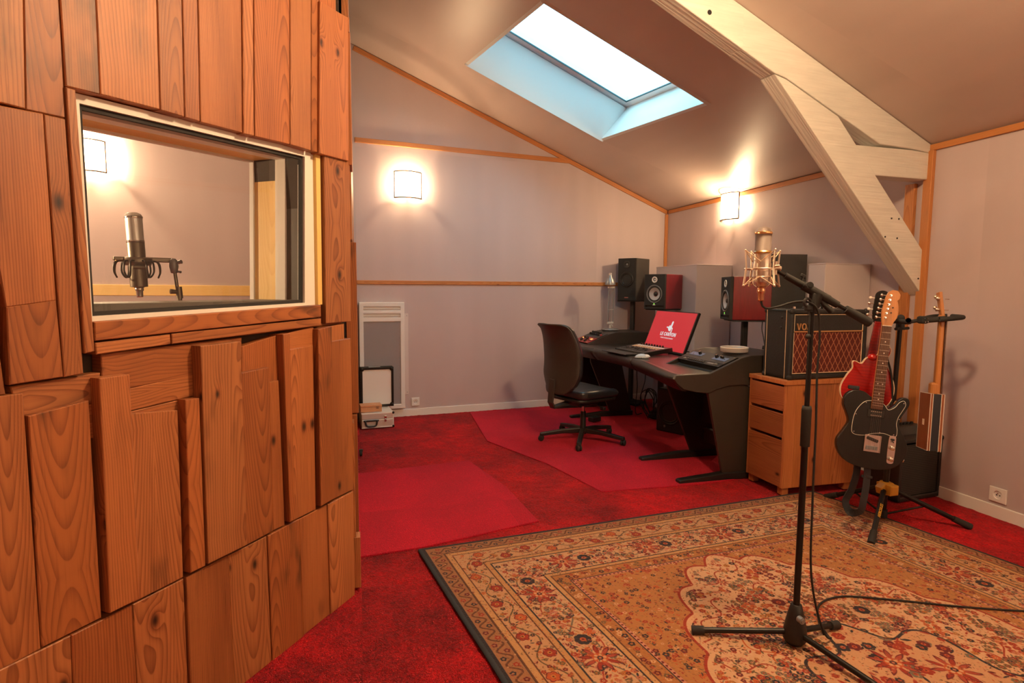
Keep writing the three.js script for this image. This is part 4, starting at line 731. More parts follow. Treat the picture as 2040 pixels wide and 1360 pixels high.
// ---------------------------------------------------------------- the studio desk
const DESKY = 0.805;
{
  const bx = 2.62, bz = -5.05;
  const t = thing('studio_desk', 'long black studio desk with curved padded front and two raised rack wings', 'desk', [bx, 0.005, bz]);
  const w = (g) => g.translate(-bx, -0.005, -bz);
  const front = [[2.215, -3.66], [2.215, -3.80], [2.30, -4.25], [2.375, -4.7], [2.405, -5.05], [2.375, -5.42], [2.315, -5.8], [2.24, -6.25], [2.235, -6.44]];
  const fc = new THREE.CatmullRomCurve3(front.map(([x, z]) => V(x, 0, z)), false, 'catmullrom', 0.4);
  const FP = fc.getPoints(60);
  const plan = poly([...FP.map((p) => [p.x, -clamp(p.z, -6.41, -3.69)]), [3.18, 6.41], [3.18, 6.02], [3.05, 5.9], [3.05, 4.36], [3.18, 4.25], [3.18, 3.69]]);
  mesh('desktop', w(ext(plan, 0.05, 0.006, 2).rotateX(-Math.PI / 2).translate(0, DESKY - 0.05, 0)), M.desk, t);
  // padded armrest in three lengths, swept along the front edge
  const prof = [[0.03, 0.0], [0.0, 0.001], [-0.022, -0.006], [-0.036, -0.022], [-0.034, -0.042], [-0.016, -0.07], [0.03, -0.118], [0.06, -0.125], [0.08, -0.11], [0.08, -0.05], [0.06, -0.045]];
  const sweep = (i0, i1) => {
    const pos = [], idx = [], n = prof.length;
    for (let i = i0; i <= i1; i++) {
      const p = FP[i], q = FP[Math.min(60, i + 1)].clone().sub(FP[Math.max(0, i - 1)]).normalize(), nx = V(-q.z, 0, q.x); if (nx.x < 0) nx.negate();
      for (const [a, b] of prof) pos.push(p.x + nx.x * a, DESKY + b, p.z + nx.z * a);
    }
    const m = i1 - i0 + 1;
    for (let i = 0; i < m - 1; i++) for (let j = 0; j < n; j++) { const a = i * n + j, b = i * n + (j + 1) % n, c = a + n, d = b + n; idx.push(a, b, c, b, d, c); }
    for (const [s, f] of [[0, 1], [(m - 1) * n, 0]]) for (let j = 1; j < n - 1; j++) f ? idx.push(s, s + j + 1, s + j) : idx.push(s, s + j, s + j + 1);
    const g = new THREE.BufferGeometry(); g.setAttribute('position', new THREE.Float32BufferAttribute(pos, 3)); g.setIndex(idx); g.computeVertexNormals(); return boxUV(g);
  };
  for (const [a, b] of [[1, 22], [22, 40], [40, 59]]) mesh('armrest', w(sweep(a, b)), M.desk, t);
  // rack wings
  const outer = [[2.185, 0.803], [2.457, 0.808], [2.716, 0.915], [2.80, 0.932], [3.19, 0.932], [3.225, 0.915], [3.24, 0.87], [3.225, 0.80], [3.1, 0.735], [2.95, 0.69], [2.86, 0.695], [2.74, 0.715], [2.62, 0.712], [2.52, 0.69], [2.455, 0.662], [2.35, 0.675], [2.245, 0.70], [2.19, 0.745], [2.168, 0.775]];
  const inner = [[2.35, 0.76], [2.457, 0.808], [2.716, 0.915], [2.80, 0.932], [3.19, 0.932], [3.225, 0.915], [3.24, 0.87], [3.225, 0.80], [3.18, 0.77]];
  for (const [zo, zi, s] of [[-3.66, -4.285, 1], [-6.44, -5.985, -1]]) {
    const wing = new THREE.Group(); wing.name = 'rack_wing'; t.add(wing);
    const cheek = (p, z, th) => w(ext(p, th, 0.005, 2).translate(0, 0, z));
    mesh('outer_cheek', cheek(outer, s > 0 ? zo - 0.028 : zo, 0.028), M.deskSide, wing);
    mesh('inner_cheek', cheek(inner, s > 0 ? zi : zi - 0.022, 0.022), M.deskSide, wing);
    const za = Math.min(zo, zi) + 0.02, L = Math.abs(zo - zi) - 0.04;
    mesh('wing_top', w(ext([[2.712, 0.912], [2.80, 0.93], [3.19, 0.93], [3.222, 0.912], [3.235, 0.87], [3.222, 0.81], [3.2, 0.81], [3.19, 0.905], [2.79, 0.905], [2.72, 0.885]], L).translate(0, 0, za)), M.desk, wing);
    mesh('rack_well', w(ext([[2.44, 0.78], [2.72, 0.86], [2.72, 0.84], [2.44, 0.76]], L).translate(0, 0, za)), M.blackMatte, wing);
  }
  // legs: flared panels, with a cut arch on the outer one, each on a floor bar
  for (const [z, out] of [[-3.675, 1], [-4.265, 0], [-5.90, 0], [-6.43, 1]]) {
    const leg = new THREE.Group(); leg.name = 'leg'; t.add(leg);
    const p = out ? [[2.455, 0.665], [2.54, 0.70], [2.62, 0.718], [2.72, 0.72], [2.80, 0.70], [2.93, 0.68], [2.93, 0.055], [2.598, 0.055]] : [[2.452, 0.75], [2.80, 0.77], [2.84, 0.55], [2.96, 0.055], [2.70, 0.055], [2.46, 0.62]];
    mesh('leg_panel', w(ext(p, 0.03, 0.004, 2).translate(0, 0, z - 0.015 + (out ? (z > -5 ? -0.01 : 0.01) : 0))), M.deskSide, leg);
    const zc = z + (out ? (z > -5 ? -0.01 : 0.01) : 0);
    mesh('foot_bar', w(ext([[2.235, 0.008], [2.235, 0.03], [2.25, 0.036], [2.60, 0.062], [2.97, 0.062], [2.97, 0.008]], 0.062, 0.006, 2).translate(0, 0, zc - 0.031)), M.black, leg);
    mesh('levelling_foot', w(join([cyl(0.014, 0.014, 0.012, 2.27, 0.005, zc, 10), cyl(0.014, 0.014, 0.012, 2.93, 0.005, zc, 10)])), M.rubber, leg);
  }
  for (const [z0, z1] of [[-3.70, -4.25], [-5.92, -6.42]]) {
    const s = Math.abs(z1 - z0), zc = (z0 + z1) / 2;
    mesh('cross_bar', w(join([box(0.03, 0.10, s, 2.83, 0.19, zc), box(0.04, 0.02, s, 2.82, 0.25, zc)])), M.deskSide, t);
    mesh('modesty_panel', w(box(0.018, 0.42, s, 2.80, 0.53, zc)), M.deskSide, t);
  }
  mesh('modesty_panel', w(box(0.02, 0.07, 1.6, 2.95, 0.72, -5.08)), M.black, t);
}
// frames for gear on the sloping wings: x along the rack (towards the camera), y up the slope, z out of it
const SL = V(2.716 - 2.457, 0.915 - 0.808, 0).normalize();
const rackM = (zc, s, lift) => { const n = V(-SL.y, SL.x, 0); return basis(V(2.457, 0.808, zc).addScaledVector(SL, s).addScaledVector(n, lift), V(0, 0, 1), SL.clone(), n); };
function rackThing(name, label, category, zc, s, lift = 0.004) { const o = thing(name, label, category); const m = rackM(zc, s, lift); m.decompose(o.position, o.quaternion, o.scale); return o; }
function knob(t, x, y, r, h, mat = M.black, cap) { const k = mesh('knob', mv(lathe([[0.0001, h], [r * 0.82, h], [r * 0.9, h * 0.9], [r, h * 0.2], [r * 1.1, 0], [0.0001, 0]], 14).rotateX(Math.PI / 2), x, y, 0), mat, t); if (cap) mesh('knob_cap', disc(r * 0.75, 0.001, x, y, h + 0.0006, 12), cap, k); return k; }
{
  const W = 0.405, zl = -6.213;
  let t = rackThing('rack_unit', 'red faced rack unit with two lit meters, lowest on the left desk wing', 'audio rack', zl, 0.075);
  mesh('face_plate', box(W, 0.128, 0.006, 0, 0, 0, 0.001), M.rackRed, t);
  mesh('chassis', box(W - 0.03, 0.115, 0.03, 0, 0, -0.018, 0), M.blackMatte, t);
  const glow = std({ color: lin(0.8, 0.4, 0.12), emissive: lin(1, 0.5, 0.14), emissiveIntensity: 0.9 });
  for (const x of [-0.12, 0.125]) { mesh('meter', [box(0.052, 0.036, 0.003, x, 0.02, 0.004, 0.001)], glow, t); mesh('meter_frame', [box(0.06, 0.006, 0.006, x, 0.041, 0.004), box(0.06, 0.016, 0.006, x, 0.0, 0.004)], M.black, t); }
  for (const [x, y] of [[-0.07, 0.03], [-0.065, -0.015], [-0.03, -0.038], [0.0, 0.032], [0.035, 0.012], [0.06, -0.02], [0.085, -0.042]]) knob(t, x, y, 0.015, 0.022);
  mesh('screw', [[-0.19, 0.05], [0.19, 0.05], [-0.19, -0.05], [0.19, -0.05]].map(([x, y]) => disc(0.005, 0.003, x, y, 0.004, 8)), M.chrome, t);
  mesh('panel_marks', Array.from({ length: 16 }, (_, i) => disc(0.0035, 0.002, -0.17 + i * 0.0225, -0.055 + (i % 3) * 0.008, 0.004, 6)), M.cream, t);
  t = rackThing('rack_unit', 'grey rack unit with a row of tall black knobs above the red faced one', 'audio rack', zl, 0.208);
  mesh('face_plate', box(W, 0.128, 0.006, 0, 0, 0, 0.001), M.rackGrey, t);
  mesh('chassis', box(W - 0.03, 0.115, 0.03, 0, 0, -0.018, 0), M.blackMatte, t);
  for (let i = 0; i < 5; i++) { knob(t, -0.14 + i * 0.056, 0.035, 0.012, 0.026); knob(t, -0.125 + i * 0.056, -0.005, 0.012, 0.026, i % 2 ? M.navy : M.black); }
  knob(t, 0.165, 0.0, 0.013, 0.02, M.rackRed);
  mesh('legend', Array.from({ length: 9 }, (_, i) => box(0.018, 0.003, 0.001, -0.15 + i * 0.035, -0.035, 0.0035, 0)), M.greyRing, t);
  mesh('screw', [[-0.19, 0.05], [0.19, 0.05], [-0.19, -0.05], [0.19, -0.05]].map(([x, y]) => disc(0.005, 0.003, x, y, 0.004, 8)), M.chrome, t);
}
{
  const W = 0.555, zr = -3.972;
  let t = rackThing('rack_unit', 'dark rack unit with two blue control panels on the right desk wing', 'audio rack', zr, 0.205);
  mesh('face_plate', box(W, 0.12, 0.006, 0, 0, 0, 0.001), M.rackGrey, t);
  mesh('chassis', box(W - 0.03, 0.11, 0.03, 0, 0, -0.018, 0), M.blackMatte, t);
  mesh('blue_panel', box(0.17, 0.045, 0.003, -0.165, 0.008, 0.004, 0.001), M.rackBlue, t).userData.label = 'blue control panel';
  mesh('blue_panel', box(0.17, 0.05, 0.003, 0.155, 0.0, 0.004, 0.001), M.rackBlue, t).userData.label = 'blue control panel';
  knob(t, -0.125, 0.012, 0.013, 0.028, M.black, M.chrome); knob(t, 0.105, 0.008, 0.014, 0.028, M.black, M.chrome); knob(t, 0.155, 0.014, 0.010, 0.024, M.black, M.chrome); knob(t, 0.18, 0.01, 0.010, 0.024, M.black, M.chrome);
  mesh('jack', [[-0.215, 0.01], [-0.2, -0.005], [0.215, -0.005]].map(([x, y]) => disc(0.006, 0.004, x, y, 0.005, 10)), M.chrome, t);
  mesh('screw', [[-0.265, 0.045], [0.265, 0.045], [-0.265, -0.045], [0.265, -0.045]].map(([x, y]) => disc(0.006, 0.003, x, y, 0.004, 8)), M.chrome, t);
  t = rackThing('rack_unit', 'slim black rack unit with a row of switches below the blue panelled one', 'audio rack', zr, 0.118);
  mesh('face_plate', box(W, 0.046, 0.006, 0, 0, 0, 0.001), M.black, t);
  mesh('chassis', box(W - 0.03, 0.04, 0.03, 0, 0, -0.018, 0), M.blackMatte, t);
  mesh('switch', Array.from({ length: 9 }, (_, i) => box(0.016, 0.022, 0.01, -0.15 + i * 0.026, 0.002, 0.006, 0.002)), M.rackGrey, t);
  mesh('display', box(0.08, 0.02, 0.002, 0.15, 0.002, 0.004, 0.001), M.greyRing, t);
  knob(t, -0.205, 0, 0.012, 0.01, M.greyRing); knob(t, 0.22, 0, 0.013, 0.012, M.greyRing);
}

// ---------------------------------------------------------------- office chair
{
  const t = thing('office_chair', 'black office swivel chair with tall curved backrest drawn up to the desk', 'chair', [2.014, 0.012, -4.98], Math.atan2(0.94, -0.34));
  // seat cushion with a rounded outline
  const so = smooth([[-0.24, -0.2], [-0.2, -0.235], [0, -0.24], [0.2, -0.235], [0.24, -0.2], [0.25, 0], [0.245, 0.18], [0.2, 0.25], [0, 0.265], [-0.2, 0.25], [-0.245, 0.18], [-0.25, 0]], 60);
  const seat = new THREE.ExtrudeGeometry(poly(so), { depth: 0.02, bevelEnabled: true, bevelSize: 0.03, bevelThickness: 0.03, bevelOffset: -0.03, bevelSegments: 6 }).rotateX(Math.PI / 2).translate(0, 0.475, 0);
  const sp = seat.attributes.position; for (let i = 0; i < sp.count; i++) { const x = sp.getX(i), z = sp.getZ(i); if (sp.getY(i) > 0.47) sp.setY(i, sp.getY(i) - 0.012 * Math.exp(-(x * x + z * z) / 0.02) - 0.03 * sst(0.14, 0.27, z)); }
  seat.computeVertexNormals();
  mesh('seat', boxUV(seat), M.leather, t);
  mesh('seat_pan', ext(so.map(([x, y]) => [x * 0.93, y * 0.93]), 0.03, 0.01, 2).rotateX(-Math.PI / 2).translate(0, 0.395, 0), M.black, t);
  // backrest: a curved shell, built as a grid with thickness
  const NU = 18, NV = 30, grid = (off) => {
    const q = [];
    for (let j = 0; j <= NV; j++) for (let i = 0; i <= NU; i++) {
      const v = j / NV, u = i / NU * 2 - 1, y = 0.47 + 0.635 * v;
      const half = 0.17 + 0.075 * sst(0, 0.30, v) - 0.045 * sst(0.55, 1, v);
      const corner = 1 - 0.04 * Math.pow(Math.abs(u), 6) * 0; 
      let yy = y; const ed = Math.pow(Math.abs(u), 5); if (v > 0.9) yy -= 0.03 * ed * (v - 0.9) * 10 - 0.012 * (1 - u * u) * (v - 0.9) * -10; if (v < 0.12) yy += 0.05 * ed * (0.12 - v) / 0.12;
      const z = -0.335 - 0.01 * v + 0.05 * Math.sin(v * 2.6 - 0.15) - 0.11 * Math.pow(v, 3.2) + 0.06 * u * u + off;
      q.push(V(u * half * corner, yy, z));
    }
    return q;
  };
  const shell = (oa, ob) => {
    const A = grid(oa), B = grid(ob), pos = [...A, ...B].flatMap((p) => [p.x, p.y, p.z]), idx = [], W1 = NU + 1, N = A.length;
    for (let j = 0; j < NV; j++) for (let i = 0; i < NU; i++) { const a = j * W1 + i, b = a + 1, c = a + W1, d = c + 1; idx.push(a, b, c, b, d, c); idx.push(N + a, N + c, N + b, N + b, N + c, N + d); }
    const edge = []; for (let i = 0; i < NU; i++) edge.push([i, i + 1]); for (let j = 0; j < NV; j++) edge.push([j * W1 + NU, (j + 1) * W1 + NU]); for (let i = NU; i > 0; i--) edge.push([NV * W1 + i, NV * W1 + i - 1]); for (let j = NV; j > 0; j--) edge.push([j * W1, (j - 1) * W1]);
    for (const [a, b] of edge) idx.push(a, N + a, b, b, N + a, N + b);
    const g = new THREE.BufferGeometry(); g.setAttribute('position', new THREE.Float32BufferAttribute(pos, 3)); g.setIndex(idx); const h = g.toNonIndexed(); h.computeVertexNormals(); return boxUV(toSmooth(g));
  };
  function toSmooth(g) { g.computeVertexNormals(); return g; }
  mesh('back_shell', shell(-0.012, -0.03), M.chairShell, t);
  mesh('back_cushion', shell(0.016, -0.012), M.leather, t);
  mesh('back_bracket', [bar(V(0, 0.39, -0.1), V(0, 0.345, -0.37), 0.07, 0.016), bar(V(0, 0.345, -0.36), V(0, 0.40, -0.392), 0.07, 0.016), bar(V(0, 0.39, -0.39), V(0, 0.60, -0.372), 0.07, 0.016)], M.chairShell, t);
  mesh('mechanism', [box(0.17, 0.06, 0.24, 0, 0.365, -0.01, 0.012), box(0.26, 0.02, 0.05, 0, 0.38, 0.05, 0.006)], M.black, t);
  mesh('lever', [rod(V(0.08, 0.36, 0.03), V(0.25, 0.345, 0.04), 0.006), box(0.07, 0.012, 0.03, 0.26, 0.345, 0.04, 0.005), rod(V(-0.08, 0.36, 0.0), V(-0.22, 0.345, 0.02), 0.006), box(0.05, 0.03, 0.035, -0.24, 0.335, 0.02, 0.008)], M.black, t);
  mesh('gas_lift', [cyl(0.014, 0.014, 0.12, 0, 0.30, 0)], M.chrome, t);
  mesh('column', lathe([[0.0001, 0.27], [0.024, 0.27], [0.027, 0.12], [0.04, 0.11], [0.045, 0.085], [0.03, 0.06], [0.0001, 0.06]], 24), M.black, t);
  for (let i = 0; i < 5; i++) {
    const a = 0.132 + i * Math.PI * 2 / 5, d = V(Math.sin(a), 0, Math.cos(a));
    const leg = new THREE.Group(); leg.name = 'base_leg'; t.add(leg);
    const g = ext([[0.03, 0.118], [0.18, 0.108], [0.40, 0.076], [0.405, 0.052], [0.385, 0.048], [0.18, 0.07], [0.03, 0.07]], 0.042, 0.006, 2).translate(0, 0, -0.021); g.rotateY(-Math.PI / 2 + a);
    mesh('arm', g, M.black, leg);
    const e = d.clone().multiplyScalar(0.392), s = a + 1.1 + i * 0.9;
    const wheel = (o) => mv(lathe([[0.004, -0.009], [0.02, -0.009], [0.0265, -0.005], [0.0265, 0.005], [0.02, 0.009], [0.004, 0.009]], 20).rotateZ(Math.PI / 2), o, 0, 0);
    const cg = join([wheel(-0.013), wheel(0.013)]).rotateY(s).translate(e.x, 0.027, e.z);
    mesh('caster_wheel', cg, M.rubber, leg);
    mesh('caster_fork', [cyl(0.007, 0.007, 0.03, e.x, 0.05, e.z, 10), new THREE.SphereGeometry(0.02, 12, 8, 0, 7, 0, 1.5).translate(e.x, 0.03, e.z)], M.black, leg);
  }
}
// ---------------------------------------------------------------- on the desk
{ // monitor leaning back on the desk, showing a white mark on red
  const cv = document.createElement('canvas'); cv.width = 1280; cv.height = 720; const c = cv.getContext('2d');
  c.fillStyle = '#e8323c'; c.fillRect(0, 0, 1280, 720); c.fillStyle = c.strokeStyle = '#ffffff';
  c.lineCap = 'round'; c.lineJoin = 'round'; c.lineWidth = 25;
  const line = (pts) => { c.beginPath(); pts.forEach(([x, y], i) => (i ? c.lineTo(x, y) : c.moveTo(x, y))); c.stroke(); };
  const K = (x, y) => [640 + x, 285 + y];
  line([K(-108, 12), K(-62, 12)]); line([K(-62, 12), K(-46, 40), K(-22, 54)]); line([K(-46, 40), K(-40, -12), K(-26, -18)]);
  c.lineWidth = 50; line([K(22, -84), K(14, 60)]); c.lineWidth = 34; line([K(-18, 0), K(-20, 62)]);
  c.lineWidth = 23; line([K(20, 16), K(52, 22), K(70, 26)]); line([K(70, 26), K(72, 92)]); line([K(70, 92), K(58, 98)]);
  c.textAlign = 'center'; c.font = 'bold 92px sans-serif'; c.fillText('LE CANYON', 640, 458);
  c.lineWidth = 3; c.strokeText('LE CANYON', 640, 458);
  c.font = 'bold 30px sans-serif'; c.fillText('STUDIO D’ENREGISTREMENT', 640, 512);
  const map = new THREE.CanvasTexture(cv); map.colorSpace = THREE.SRGBColorSpace;
  const t = thing('monitor', 'flat computer monitor glowing red with white lettering and thin black bezel on the desk', 'monitor');
  const w = 0.77, h = 0.42, tiltA = Math.atan2(0.15, 0.39);
  t.position.set(2.875, 0.812, -5.105); t.rotation.set(0, -Math.PI / 2, 0);
  const T = new THREE.Matrix4().makeRotationX(-tiltA);
  mesh('housing', box(w, h, 0.028, 0, h / 2, -0.014, 0.004).applyMatrix4(T), M.black, t);
  const scr = new THREE.PlaneGeometry(w - 0.022, h - 0.03).translate(0, h / 2 + 0.004, 0.0012).applyMatrix4(T);
  mesh('screen', scr, std({ color: 0x000000, roughness: 0.35, emissive: 0xffffff, emissiveMap: map, emissiveIntensity: 0.62 }), t);
  mesh('stand', [bar(V(0, 0.2, -0.12), V(0, 0.006, -0.2), 0.08, 0.016), box(0.26, 0.01, 0.2, 0, 0.003, -0.13, 0.003)], M.black, t);
  const L = new THREE.RectAreaLight(lin(1, 0.06, 0.07), 0.9, w - 0.05, h - 0.05); L.position.copy(V(0, h / 2, 0.03).applyMatrix4(T)); L.quaternion.setFromRotationMatrix(new THREE.Matrix4().makeRotationX(-tiltA).multiply(new THREE.Matrix4().makeRotationY(Math.PI))); t.add(L);
}
{ // fader controller
  const t = thing('fader_controller', 'black mixing controller with rows of light keys and faders before the red monitor', 'mixer', [2.655, DESKY + 0.006, -5.07], -Math.PI / 2 + 0.1);
  const w = 0.50, d = 0.30, B = basis(V(0, 0.024, 0), V(1, 0, 0), V(0, Math.cos(0.13), Math.sin(0.13) * 1).normalize(), V(0, -Math.sin(0.13), Math.cos(0.13)));
  mesh('chassis', box(w, 0.034, d).applyMatrix4(B), M.rackGrey, t);
  for (const s of [-1, 1]) mesh('side_bumper', box(0.012, 0.04, d + 0.006, s * (w / 2 + 0.004), 0, 0).applyMatrix4(B), M.black, t);
  const topY = 0.018;
  mesh('fader_slot', Array.from({ length: 9 }, (_, i) => box(0.004, 0.002, 0.10, -0.2 + i * 0.045, topY, 0.07, 0)).map((g) => g.applyMatrix4(B)), M.black, t);
  for (let i = 0; i < 9; i++) mesh('fader_cap', box(0.015, 0.012, 0.022, -0.2 + i * 0.045, topY + 0.006, 0.05 + 0.025 * Math.sin(i * 1.7), 0.002).applyMatrix4(B), M.rackGrey, t);
  const keys = []; for (let r = 0; r < 3; r++) for (let i = 0; i < 10; i++) keys.push(box(0.02, 0.005, 0.011, -0.205 + i * 0.044, topY + 0.001, -0.02 - r * 0.018, 0.001).applyMatrix4(B));
  mesh('key_block', keys, M.cream, t);
  mesh('display_strip', box(w - 0.06, 0.004, 0.022, 0, topY, -0.085, 0.001).applyMatrix4(B), M.heater, t);
  for (let i = 0; i < 9; i++) mesh('knob', cyl(0.008, 0.01, 0.018, -0.2 + i * 0.045, topY + 0.009, -0.118, 12).applyMatrix4(B), M.black, t);
  mesh('foot', [[-0.22, -0.14], [0.22, -0.14], [-0.22, 0.1], [0.22, 0.1]].map(([x, z]) => cyl(0.006, 0.006, z < 0 ? 0.032 : 0.012, x, z < 0 ? 0.014 : 0.003, z, 8)), M.black, t);
  const p = thing('graphics_tablet', 'thin black flat pad lying between the desk edge and the mixing controller', 'tablet', [2.412, DESKY + 0.006, -5.06], -Math.PI / 2 + 0.1);
  mesh('body', box(0.44, 0.010, 0.15, 0, 0.005, 0, 0.003), M.black, p);
  mesh('surface', box(0.42, 0.002, 0.13, 0, 0.0105, 0, 0.0005), M.rackGrey, p);
  mesh('edge', box(0.44, 0.003, 0.003, 0, 0.009, 0.0755, 0.001), M.silver, p);
  const m = thing('computer_mouse', 'shiny grey white computer mouse on the desk beside the pad', 'mouse', [2.43, DESKY + 0.005, -4.655], -Math.PI / 2 - 0.5);
  const body = (z0, z1) => { const g = new THREE.SphereGeometry(1, 24, 16, 0, 7, 0, Math.PI / 2).scale(0.034, 0.036, 0.062); return g; };
  mesh('body', body(), std({ color: lin(0.55, 0.6, 0.66), roughness: 0.15 }), m);
  mesh('front_button', new THREE.SphereGeometry(1, 20, 10, 0, 7, 0, 1.3).scale(0.028, 0.030, 0.04).translate(0, 0.002, -0.034), M.heater, m);
  mesh('base', cyl(0.034, 0.034, 0.004, 0, 0.001, 0, 20).scale(1, 1, 1.7), M.black, m);
}
{ // desk lamp on the left wing
  const t = thing('desk_lamp', 'silver desk lamp with round base and twin rod arm on the left desk wing', 'lamp', [2.88, 0.936, -6.33], 0);
  mesh('base', lathe([[0.0001, 0], [0.098, 0], [0.1, 0.008], [0.09, 0.018], [0.03, 0.024], [0.0001, 0.024]], 36), M.silver, t);
  mesh('joint', [cyl(0.012, 0.012, 0.04, 0, 0.04, 0), box(0.075, 0.022, 0.02, 0, 0.085, 0, 0.003), rod(V(0.035, 0.04, 0), V(0, 0.085, 0), 0.006)], M.alu, t);
  const rods = []; for (const x of [-0.033, 0.033]) rods.push(rod(V(x, 0.085, 0), V(x * 0.9 + 0.004, 0.50, 0.0), 0.0065, 0.0065, 8)); rods.push(rod(V(0, 0.085, 0.0), V(0.002, 0.50, 0.0), 0.003, 0.003, 8));
  mesh('arm', rods, M.silver, t);
  mesh('arm_bracket', [box(0.07, 0.006, 0.012, 0.002, 0.24, 0, 0.001), box(0.08, 0.02, 0.02, 0.003, 0.50, 0, 0.004)], M.alu, t);
  const sh = lathe([[0.012, 0.10], [0.018, 0.098], [0.022, 0.075], [0.04, 0.055], [0.056, 0.02], [0.062, -0.01], [0.058, -0.01], [0.052, 0.02], [0.036, 0.05], [0.012, 0.07]], 32);
  mesh('shade', mv(sh, -0.02, 0.545, 0.02, 0.12, 0, 0.05), M.silver, t);
  mesh('shade_cap', mv(cyl(0.016, 0.018, 0.035, 0, 0.105, 0), -0.02, 0.545, 0.02, 0.12, 0, 0.05), M.alu, t);
  mesh('bulb', new THREE.SphereGeometry(0.024, 14, 10).translate(-0.02, 0.55, 0.02), M.pearl, t);
  const a = thing('round_dish', 'round clear glass dish on top of the right desk wing', 'dish', [2.80, 0.937, -3.87]);
  mesh('bowl', lathe([[0.0001, 0], [0.098, 0], [0.104, 0.006], [0.104, 0.03], [0.1, 0.036], [0.092, 0.034], [0.088, 0.016], [0.0001, 0.012]], 40), M.clearDisc, a);
  mesh('rim', new THREE.TorusGeometry(0.099, 0.005, 8, 40).rotateX(Math.PI / 2).translate(0, 0.035, 0), M.pearl, a);
}
// ---------------------------------------------------------------- loudspeakers and their stands
function stand(label, x, z, turn, h, plate, base) {
  const t = thing('speaker_stand', label, 'stand', [x, 0.012, z], turn);
  mesh('pole', box(0.055, h - 0.02, 0.05, 0, h / 2, 0, 0.012), M.black, t);
  mesh('top_plate', box(plate[0], 0.012, plate[1], 0, h - 0.006, 0.0, 0.003), M.black, t);
  mesh('base', base === 'dome' ? lathe([[0.0001, 0.10], [0.05, 0.098], [0.11, 0.06], [0.13, 0.02], [0.13, 0], [0.0001, 0]], 8) : [ext([[-0.16, -0.12], [0.16, -0.12], [0.13, 0.14], [-0.13, 0.14]], 0.03, 0.006).rotateX(-Math.PI / 2), lathe([[0.0001, 0.06], [0.05, 0.055], [0.09, 0.03], [0.1, 0.03], [0.0001, 0.03]], 16)], M.rubber, t);
  return t;
}
function driver(t, x, y, z, r, ringMat, coneMat, name = 'woofer') {
  const g = new THREE.Group(); g.name = name; t.add(g);
  const P = (prof, n = 40) => mv(lathe(prof, n).rotateX(Math.PI / 2), x, y, z);
  mesh('surround', P([[r, 0], [r, 0.006], [r * 0.94, 0.009], [r * 0.88, 0.006], [r * 0.86, -0.001]]), ringMat, g);
  mesh('roll', P([[r * 0.87, 0.0], [r * 0.82, 0.006], [r * 0.75, 0.006], [r * 0.70, 0.0], [r * 0.7, -0.004]]), M.rubber, g);
  mesh('cone', P([[r * 0.71, 0.0], [r * 0.5, -0.012], [r * 0.26, -0.026], [0.0001, -0.028]]), coneMat, g);
  mesh('dust_cap', P([[r * 0.25, -0.024], [r * 0.2, -0.012], [r * 0.1, -0.006], [0.0001, -0.004]], 24), M.coneDark, g);
  return g;
}
const ledMat = std({ color: lin(0.1, 0.6, 0.1), emissive: lin(0.25, 1, 0.08), emissiveIntensity: 2.2 });
function redMonitor(label, x, y, z, turn) {
  const t = thing('studio_monitor', label, 'loudspeaker', [x, y, z], turn, 'red sided studio monitors');
  const w = 0.25, h = 0.368, d = 0.32;
  mesh('cabinet', box(w, h, d, 0, h / 2, -0.012, 0.006), M.redSpeaker, t);
  const s = poly([[-w / 2, 0], [w / 2, 0], [w / 2, h], [-w / 2, h]]), hol = (cx, cy, r) => { const p = new THREE.Path(); p.absarc(cx, cy, r, 0, Math.PI * 2, true); s.holes.push(p); };
  hol(0, 0.16, 0.093); hol(0, h - 0.058, 0.03); s.holes.push(poly([[-w / 2 + 0.015, 0.018], [-w / 2 + 0.015, 0.036], [w / 2 - 0.015, 0.036], [w / 2 - 0.015, 0.018]]));
  mesh('baffle', ext(s, 0.03, 0.004, 2).translate(0, 0, d / 2 - 0.015), M.blackMatte, t);
  mesh('port_slot', box(w - 0.03, 0.018, 0.01, 0, 0.027, d / 2 - 0.006, 0), M.black, t);
  driver(t, 0, 0.16, d / 2 + 0.012, 0.096, M.greyRing, M.cone);
  const tw = new THREE.Group(); tw.name = 'tweeter'; t.add(tw);
  const P = (prof) => mv(lathe(prof, 28).rotateX(Math.PI / 2), 0, h - 0.058, d / 2 + 0.013);
  mesh('ring', P([[0.032, 0], [0.033, 0.005], [0.026, 0.007], [0.02, 0.002]]), M.pearl, tw); mesh('dish', P([[0.022, 0.002], [0.012, -0.006], [0.0001, -0.004]]), M.greyRing, tw); mesh('dome', P([[0.009, -0.006], [0.006, 0.002], [0.0001, 0.004]]), M.pearl, tw);
  mesh('power_light', disc(0.0045, 0.004, 0, 0.055, d / 2 + 0.016, 12), ledMat, t);
  mesh('badge', box(0.03, 0.007, 0.002, 0, 0.043, d / 2 + 0.016, 0), M.pearl, t);
  return t;
}
